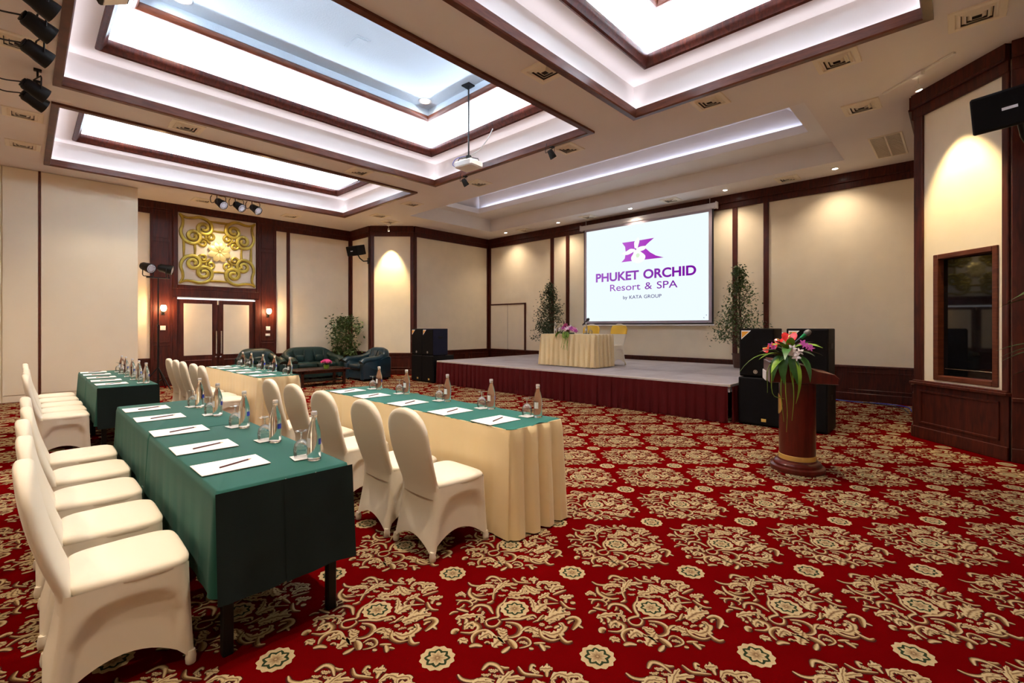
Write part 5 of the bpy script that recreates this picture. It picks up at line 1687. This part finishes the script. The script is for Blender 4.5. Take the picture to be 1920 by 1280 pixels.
sofa(2, (-13.25, 5.66, 0), PI / 2, 'dark green two-seat leather sofa against the door wall', 'leather_green')
sofa(1, (-13.28, 4.32, 0), PI / 2, 'dark green leather armchair left of the sofa beside the doors', 'leather_green', 0.60)
sofa(1, (-11.87, 6.60, 0), 0.10, 'dark teal leather armchair in front of the lit left pillar', 'leather_teal', 0.58)
ct = thing('coffee_table', 'low dark wooden coffee table in front of the sofa', 'table', (-11.58, 5.12, 0), 0)
place('tabletop', MB().rbox(-0.36, -0.66, 0.375, 0.36, 0.66, 0.41, 0.014).mesh('tabletop', 'coffee_wood'), ct)
place('apron', MB().rbox(-0.30, -0.56, 0.31, 0.30, 0.56, 0.376, 0.004).mesh('apron', 'coffee_wood'), ct)
place('lower_shelf', MB().rbox(-0.27, -0.52, 0.10, 0.27, 0.52, 0.125, 0.004).mesh('lower_shelf', 'coffee_wood'), ct)
for sx in (-1, 1):
    for sy in (-1, 1):
        place('leg', MB().rbox(sx * .27 - .03, sy * .52 - .03, 0, sx * .27 + .03, sy * .52 + .03, .375, .005).mesh('leg', 'coffee_wood'), ct)
pf = thing('potted_flower', 'small pot of bright pink flowers on the coffee table', 'flowers', (-11.52, 5.28, 0.411), 0)
place('pot', MB().lathe([(0.05, 0), (0.065, 0.02), (0.07, 0.07), (0.06, 0.085)], 18).mesh('pot', 'leaf_bright', 50), pf)
bm_ = blossom_mesh(0.05, 'rose_pink')
for k in range(18):
    a, r_ = k * 2.4, 0.105 * math.sqrt(k / 18)
    place('blossom', bm_, pf, (r_ * math.cos(a), r_ * math.sin(a), 0.14 + 0.045 * (1 - (r_ / .105) ** 2)), orient((math.cos(a) * r_ * 6, math.sin(a) * r_ * 6, .6)))
lm_ = leaf_mesh(0.12, 0.05, 0.8, 'leaf_mid')
for k in range(8):
    a = k * PI / 4
    place('leaf', lm_, pf, (0.03 * math.cos(a), 0.03 * math.sin(a), 0.085), along((math.cos(a), math.sin(a), .35)))
for k in range(7):
    a = k * 0.9
    place('stem', MB().tube([(0, 0, .07), (0.05 * math.cos(a), 0.05 * math.sin(a), .15)], .004, 5).mesh('stem', 'leaf_mid'), pf)


# ------------------------------------------------------------------ plants
def ficus(loc, label, height, shape, nleaf, seed, material, pot=(0.17, 0.30), lsize=0.055, trunkx=0.03, keep=lambda x, y, z: True):
    o = thing('potted_ficus', label, 'potted plant', loc, 0, 'potted ficus trees')
    rnd = random.Random(seed)
    pr_, ph_ = pot
    place('pot', MB().lathe([(pr_ * .75, 0), (pr_ * .8, .02), (pr_ * .98, ph_ * .9), (pr_ * 1.06, ph_ * .92), (pr_ * 1.06, ph_), (pr_ * .92, ph_), (pr_ * .9, ph_ * .88)], 24).mesh('pot', 'pot_brown', 40), o)
    place('soil', MB().lathe([(pr_ * .91, ph_ * .86), (pr_ * .4, ph_ * .9)], 20).mesh('soil', 'soil', 60), o)
    tp = [(0, 0, ph_ * .8), (trunkx, .01, height * .4), (-trunkx * .6, -.01, height * .7), (0, 0, height * .97)]
    place('trunk', MB().tube([tuple(p) for p in catmull(tp, 16)], lambda t: 0.022 * (1 - .75 * t), 8).mesh('trunk', 'bark', 60), o)
    V_, F_ = [], []
    br = MB()
    cl = []
    for k in range(int(nleaf / 26)):
        z, rad = shape(rnd)
        a = rnd.uniform(0, 2 * PI)
        while rad > .05 and not keep(loc[0] + rad * 1.1 * math.cos(a), loc[1] + rad * 1.1 * math.sin(a), loc[2] + z):
            rad *= .8
        e = Vector((rad * math.cos(a), rad * math.sin(a), z))
        b0 = Vector((0, 0, max(ph_ + .12, z - 0.30 - .35 * rad)))
        if k % 2 == 0:
            br.tube([b0, b0.lerp(e, .55) + Vector((0, 0, .05)), e], lambda t: 0.006 * (1 - .6 * t), 5)
        cl.append((e, max(.05, .16 * (0.5 + rad))))
    for e, rc in cl:
        for _ in range(26):
            p = e + Vector((rnd.gauss(0, rc * .6), rnd.gauss(0, rc * .6), rnd.gauss(0, rc * .65)))
            if p.z < ph_ + .05 or not keep(loc[0] + p.x, loc[1] + p.y, loc[2] + p.z):
                continue
            L_ = lsize * rnd.uniform(.6, 1.25)
            d = Vector((rnd.uniform(-1, 1), rnd.uniform(-1, 1), rnd.uniform(-1.1, .4))).normalized()
            s_ = d.cross(Vector((rnd.uniform(-1, 1), rnd.uniform(-1, 1), 1))).normalized() * L_ * .26
            n_ = len(V_)
            V_ += [p, p + d * L_ * .5 + s_, p + d * L_, p + d * L_ * .5 - s_]
            F_.append((n_, n_ + 1, n_ + 2, n_ + 3))
    place('branch', br.mesh('branch', 'bark', 60, recalc=False), o)
    place('foliage', MB().add(V_, F_).mesh('foliage', material, recalc=False), o, kind='stuff')
    return o


def cone(h0, h1, r0):
    def f_(rnd):
        t = rnd.random() ** 1.3
        return h0 + (h1 - h0) * t, r0 * (1 - t) ** .85 * math.sqrt(rnd.random()) + .02
    return f_


ficus((-8.75, 10.75, SZ + .003), 'tall dark conical ficus on the stage left of the head table', 2.25, cone(0.55, 2.15, 0.52), 3600, 3, 'leaf_dark', (0.15, 0.24), 0.065, keep=lambda x, y, z: y < 11.20)
ficus((-3.37, 10.50, SZ + .003), 'tall airy conical ficus on the stage right of the screen', 2.22, cone(0.60, 2.12, 0.50), 3000, 5, 'leaf', (0.15, 0.30), 0.06)


def bushy(rnd):
    c = rnd.choice([(0.65, .35), (0.9, .42), (1.15, .40), (1.35, .42), (1.55, .36), (1.62, .25)])
    return c[0] + rnd.uniform(-.12, .12), c[1] * (0.5 + .75 * rnd.random())


ficus((-13.60, 6.86, 0), 'bushy ficus in the corner between the sofa and the left pillar', 1.65, bushy, 1900, 8, 'leaf', (0.16, 0.28), 0.10, keep=lambda x, y, z: y < 7.14 and x > -14.0 and (y > 6.5 or z > 0.95))
pl = thing('potted_palm', 'palm whose leaf tips show at the right picture edge', 'potted plant', (0.80, 6.55, 0), 0)
place('pot', MB().lathe([(0.13, 0), (0.17, .28), (0.18, .30), (0.15, .30)], 20).mesh('pot', 'pot_brown', 40), pl)
lp_ = leaf_mesh(0.55, 0.06, 0.7, 'leaf_mid')
for k in range(12):
    a = k * 2.399
    place('leaf', lp_, pl, (0.03 * math.cos(a), 0.03 * math.sin(a), 0.9 + 0.085 * k), along((math.cos(a), math.sin(a), 0.25)))
for a, z in ((3.3, 1.22), (3.55, 1.78), (3.1, 1.25), (3.75, 1.82)):
    place('leaf', lp_, pl, (0.0, 0.0, z), along((math.cos(a), math.sin(a), 0.10)))
place('cane', MB().tube([(0, 0, .25), (0, 0, 1.95)], .016, 8).mesh('cane', 'bark', 60), pl)

# ------------------------------------------------------------------ projector
pj = thing('projector', 'white ceiling projector on a long thin pole below the central coffer', 'projector', (-6.22, 5.40, 4.28), 0.10)
place('body', MB().rbox(-.20, -.16, -.055, .20, .16, .055, .018).mesh('body', 'white_plastic'), pj)
place('lens_barrel', MB().lathe([(0.045, 0), (0.045, 0.04), (0.036, 0.04), (0.036, 0.03)], 18, mtx=Matrix.Translation((0.09, 0.15, 0.0)) @ aim((0, 1, 0))).mesh('lens_barrel', 'black_metal', 40), pj)
mb = MB()
for sx, sy in ((-1, -1), (1, -1), (1, 1), (-1, 1)):
    mb.tube([(0, 0, .14), (sx * .13, sy * .10, .115), (sx * .15, sy * .12, .05)], .008, 6)
mb.lathe([(.05, .12), (.05, .16)], 12)
place('mount_arms', mb.mesh('mount_arms', 'black_metal', 50), pj)
place('pole', MB().tube([(0, 0, .15), (0, 0, 1.38)], .014, 10).mesh('pole', 'black_metal', 60), pj)
place('ceiling_plate', MB().rbox(-.09, -.09, 1.375, .09, .09, 1.398, .004).mesh('ceiling_plate', 'black_metal'), pj)
place('blue_cable', MB().tube([tuple(p) for p in catmull([(-.18, -.1, -.03), (-.27, -.12, .03), (-.20, -.10, .13), (-.02, 0, .17)], 14)], .006, 6).mesh('blue_cable', 'label_blue', 60), pj)
place('spiral_cable', MB().tube([tuple(p) for p in catmull([(.02, 0, .16), (.16, .10, .26), (.26, .20, .45), (.30, .30, .66)], 18)], .010, 6).mesh('spiral_cable', 'cable_white', 60), pj)


# ------------------------------------------------------------------ ceiling fittings
def vent_kit(s):
    k = []
    r0 = (-s, s, -s, s)
    k.append(('frame', MB().sweep_rect(r0, [(0, 0), (0.004, -.012), (.045 * s / .18, -.014), (.055 * s / .18, -.002), (.055 * s / .18, 0)]).mesh('vent_frame', 'vent_paint')))
    k.append(('duct_shadow', MB().box(-s * .8, -s * .8, -.0035, s * .8, s * .8, -.001).mesh('duct_shadow', 'vent_dark')))
    for j in range(3):
        a = s * (0.30 + 0.19 * j)
        k.append(('louvre', MB().sweep_rect(r0, [(a, -.0035), (a + .012, -.006), (a + s * .14, -.024), (a + s * .155, -.022)], closed=False).mesh('louvre', 'vent_paint')))
    return k


V20 = vent_kit(0.21)
VENTS = [(-3.58, 4.31, 'between the two large coffers'), (-4.85, 6.45, 'beside the small flood lamp'), (-2.45, 6.43, 'before the right coffer'), (-1.02, 6.45, 'right of the right coffer corner'), (0.12, 6.45, 'nearest the right pillar speaker'),
         (-0.99, 8.05, 'left of the track light'), (-8.53, 1.73, 'between the left coffers, near end'), (-9.72, 0.0, 'below the left can spotlights, upper'), (-11.35, 0.0, 'below the left can spotlights, lower'), (-7.3, -0.03, 'behind the left can spotlights'),
         (-8.53, 4.57, 'between the left coffers, far end'), (-7.38, 6.69, 'under the projector toward the stage'), (-9.82, 6.68, 'before the far left coffer'), (-11.50, 6.77, 'left of the stage coffer'), (-7.45, 10.85, 'above the screen, left'), (-5.03, 10.79, 'above the screen, right'), (-2.57, 10.90, 'over the right end of the stage wall'), (-9.9, 10.95, 'over the left end of the stage wall'),
         (-13.2, 3.0, 'left above the door ornament'), (-13.3, 5.1, 'right above the door ornament'), (-11.95, 7.35, 'near the left pillar spotlight')]
for x, y, where in VENTS:
    o = thing('ceiling_vent', f'square louvred ceiling vent {where}', 'air vent', (x, y, ZC), 0, 'square ceiling vents')
    stamp(V20, o)
o = thing('return_grille', 'long slatted return air grille on the ceiling beside the right pillar', 'air vent', (-0.87, 10.1, ZC), 0)
place('frame', MB().sweep_rect((-.22, .22, -.62, .62), [(0, 0), (.004, -.012), (.03, -.012), (.03, 0)]).mesh('frame', 'vent_paint'), o)
place('duct_shadow', MB().box(-.19, -.59, -.0035, .19, .59, -.001).mesh('duct_shadow', 'vent_dark'), o)
sl = MB().rbox(-.19, -.006, -.012, .19, .006, -.004, .001).mesh('slat', 'vent_paint')
for k in range(28):
    place('slat', sl, o, (0, -.565 + k * 1.13 / 27, 0))
place('centre_bar', MB().rbox(-.012, -.59, -.014, .012, .59, -.004, .002).mesh('centre_bar', 'vent_paint'), o)

RING = MB().lathe([(0.045, -.001), (0.070, -.001), (0.068, -.008), (0.048, -.012), (0.045, -.006)], 24, caps=False).mesh('trim_ring', 'white_metal', 40)
BULB = MB().lathe([(0.045, -.004), (0.02, -.009)], 20).mesh('bulb', 'downlight_glow', 60)
DL = [(x, 10.82, ZC, f'in front of the stage wall, {w_}') for x, w_ in ((-10.64, 'first from the left'), (-8.49, 'second from the left'), (-6.14, 'above the screen'), (-3.78, 'second from the right'), (-1.74, 'first from the right'))]
for ci, nm in ((0, 'central coffer'), (1, 'far left coffer'), (2, 'right coffer')):
    x0, x1, y0, y1 = COFFERS[ci]
    a = 0.95
    DL += [(x0 + a, y0 + a + .2, 5.68, f'in the {nm}, near left corner'), (x0 + a, y1 - a, 5.68, f'in the {nm}, far left corner'), (x1 - a, y0 + a + .2, 5.68, f'in the {nm}, near right corner'), (x1 - a, y1 - a, 5.68, f'in the {nm}, far right corner')]
DL += [(x, -1.5, ZC, f'added out of view in the rear ceiling strip, {w_}') for x, w_ in ((-11, 'far left'), (-7.5, 'left'), (-4, 'right'), (-0.8, 'far right'))]  # unseen lamps added behind the camera for extra light
for x, y, z, w_ in DL:
    o = thing('downlight', f'round recessed downlight {w_}', 'ceiling light', (x, y, z), 0, 'recessed downlights')
    sc_ = (1.7, 1.7, 1.5) if z > 5 else (1, 1, 1)
    for nm_, me_ in (('trim_ring', RING), ('bulb', BULB)):
        place(nm_, me_, o).scale = sc_
    if z > 5:
        spot('downlight_beam', (x, y, z - .02), (x, y, 0), 205, WARM, 90, 0.8, 0.06)
    elif y > 10:
        spot('downlight_beam', (x, y, z - .02), (x, y + .25, 0), 46, WARM, 120, 0.9, 0.04)
    else:
        spot('downlight_beam', (x, y, z - .02), (x, y, 0), 110, WARM, 110, 0.7, 0.05)  # beam of the lamps added behind the camera
o = thing('ceiling_panel', 'small white access panel on the central coffer ceiling', 'panel', (-6.5, 3.45, 5.68), 0)
place('panel_frame', MB().rbox(-.20, -.11, -.012, .20, .11, 0, .003).mesh('panel_frame', 'coffer_top_paint'), o)
place('panel_cover', MB().rbox(-.17, -.08, -.020, .17, .08, -.010, .003).mesh('panel_cover', 'coffer_top_paint'), o)


def track_light(p0, p1, lp, tgt, label, power):
    c = ((p0[0] + p1[0]) / 2, (p0[1] + p1[1]) / 2)
    o = thing('track_light', label, 'spotlight', (c[0], c[1], ZC), 0, 'track spotlights on the pillars')
    L_ = math.dist(p0, p1)
    ang = math.atan2(p1[1] - p0[1], p1[0] - p0[0])
    place('rail', MB().rbox(-L_ / 2, -.018, -.022, L_ / 2, .018, 0, .003).mesh('rail', 'white_metal'), o, (0, 0, 0), (0, 0, ang))
    l = Vector((lp[0] - c[0], lp[1] - c[1], 0))
    place('adapter', MB().rbox(-.06, -.03, -.07, .06, .03, -.02, .008).mesh('adapter', 'white_metal'), o, (l.x, l.y, 0), (0, 0, ang))
    d = (Vector(tgt) - Vector((lp[0], lp[1], ZC - .2))).normalized()
    place('stem', MB().tube([l + Vector((0, 0, -.06)), l + Vector((0, 0, -.19))], .006, 6).mesh('stem', 'steel', 60), o)
    m2 = Matrix.Translation(l + Vector((0, 0, -.20))) @ aim(d)
    place('lamp_head', MB().lathe([(.012, -.05), (.025, -.04), (.040, .03), (.036, .03)], 18, mtx=m2, caps=False).mesh('lamp_head', 'steel', 60), o)
    place('bulb', MB().lathe([(.035, .022), (.02, .034)], 18, mtx=m2).mesh('bulb', 'lamp_glow', 60), o)
    s_ = Vector((lp[0], lp[1], ZC - .2)) + d * .05
    spot('track_beam', s_, tgt, power, (1, .76, .38), 54, 0.7, 0.02)


track_light((-.725, 7.777), (-.042, 7.148), (-.36, 7.40), (0.06, 7.70, 2.6), 'white ceiling track with a lit spotlight aimed at the right pillar', 150)
track_light((-12.55, 7.20), (-11.95, 7.80), (-12.18, 7.46), (-12.50, 7.72, 2.6), 'white ceiling track with a lit spotlight aimed at the left pillar', 190)

# floor cables beside the right wainscot
cb = [(-0.62, 10.2, .010), (-0.75, 10.75, .010), (-1.1, 11.0, .010), (-1.6, 11.12, .010), (-2.2, 11.2, .010)]
o = place('floor_cable', MB().tube([tuple(p) for p in catmull(cb, 30)], .009, 6).mesh('floor_cable', 'cable_black', 60))
tag(o, 'dark cable lying on the carpet along the foot of the stage wall at right', 'cable')
cb = [(-0.60, 10.5, .010), (-0.68, 10.95, .010), (-1.0, 11.14, .010), (-1.5, 11.05, .010), (-2.1, 11.22, .010)]
o = place('floor_cable', MB().tube([tuple(p) for p in catmull(cb, 30)], .009, 6).mesh('floor_cable', 'label_blue', 60))
tag(o, 'blue cable lying on the carpet below the right wainscot', 'cable')
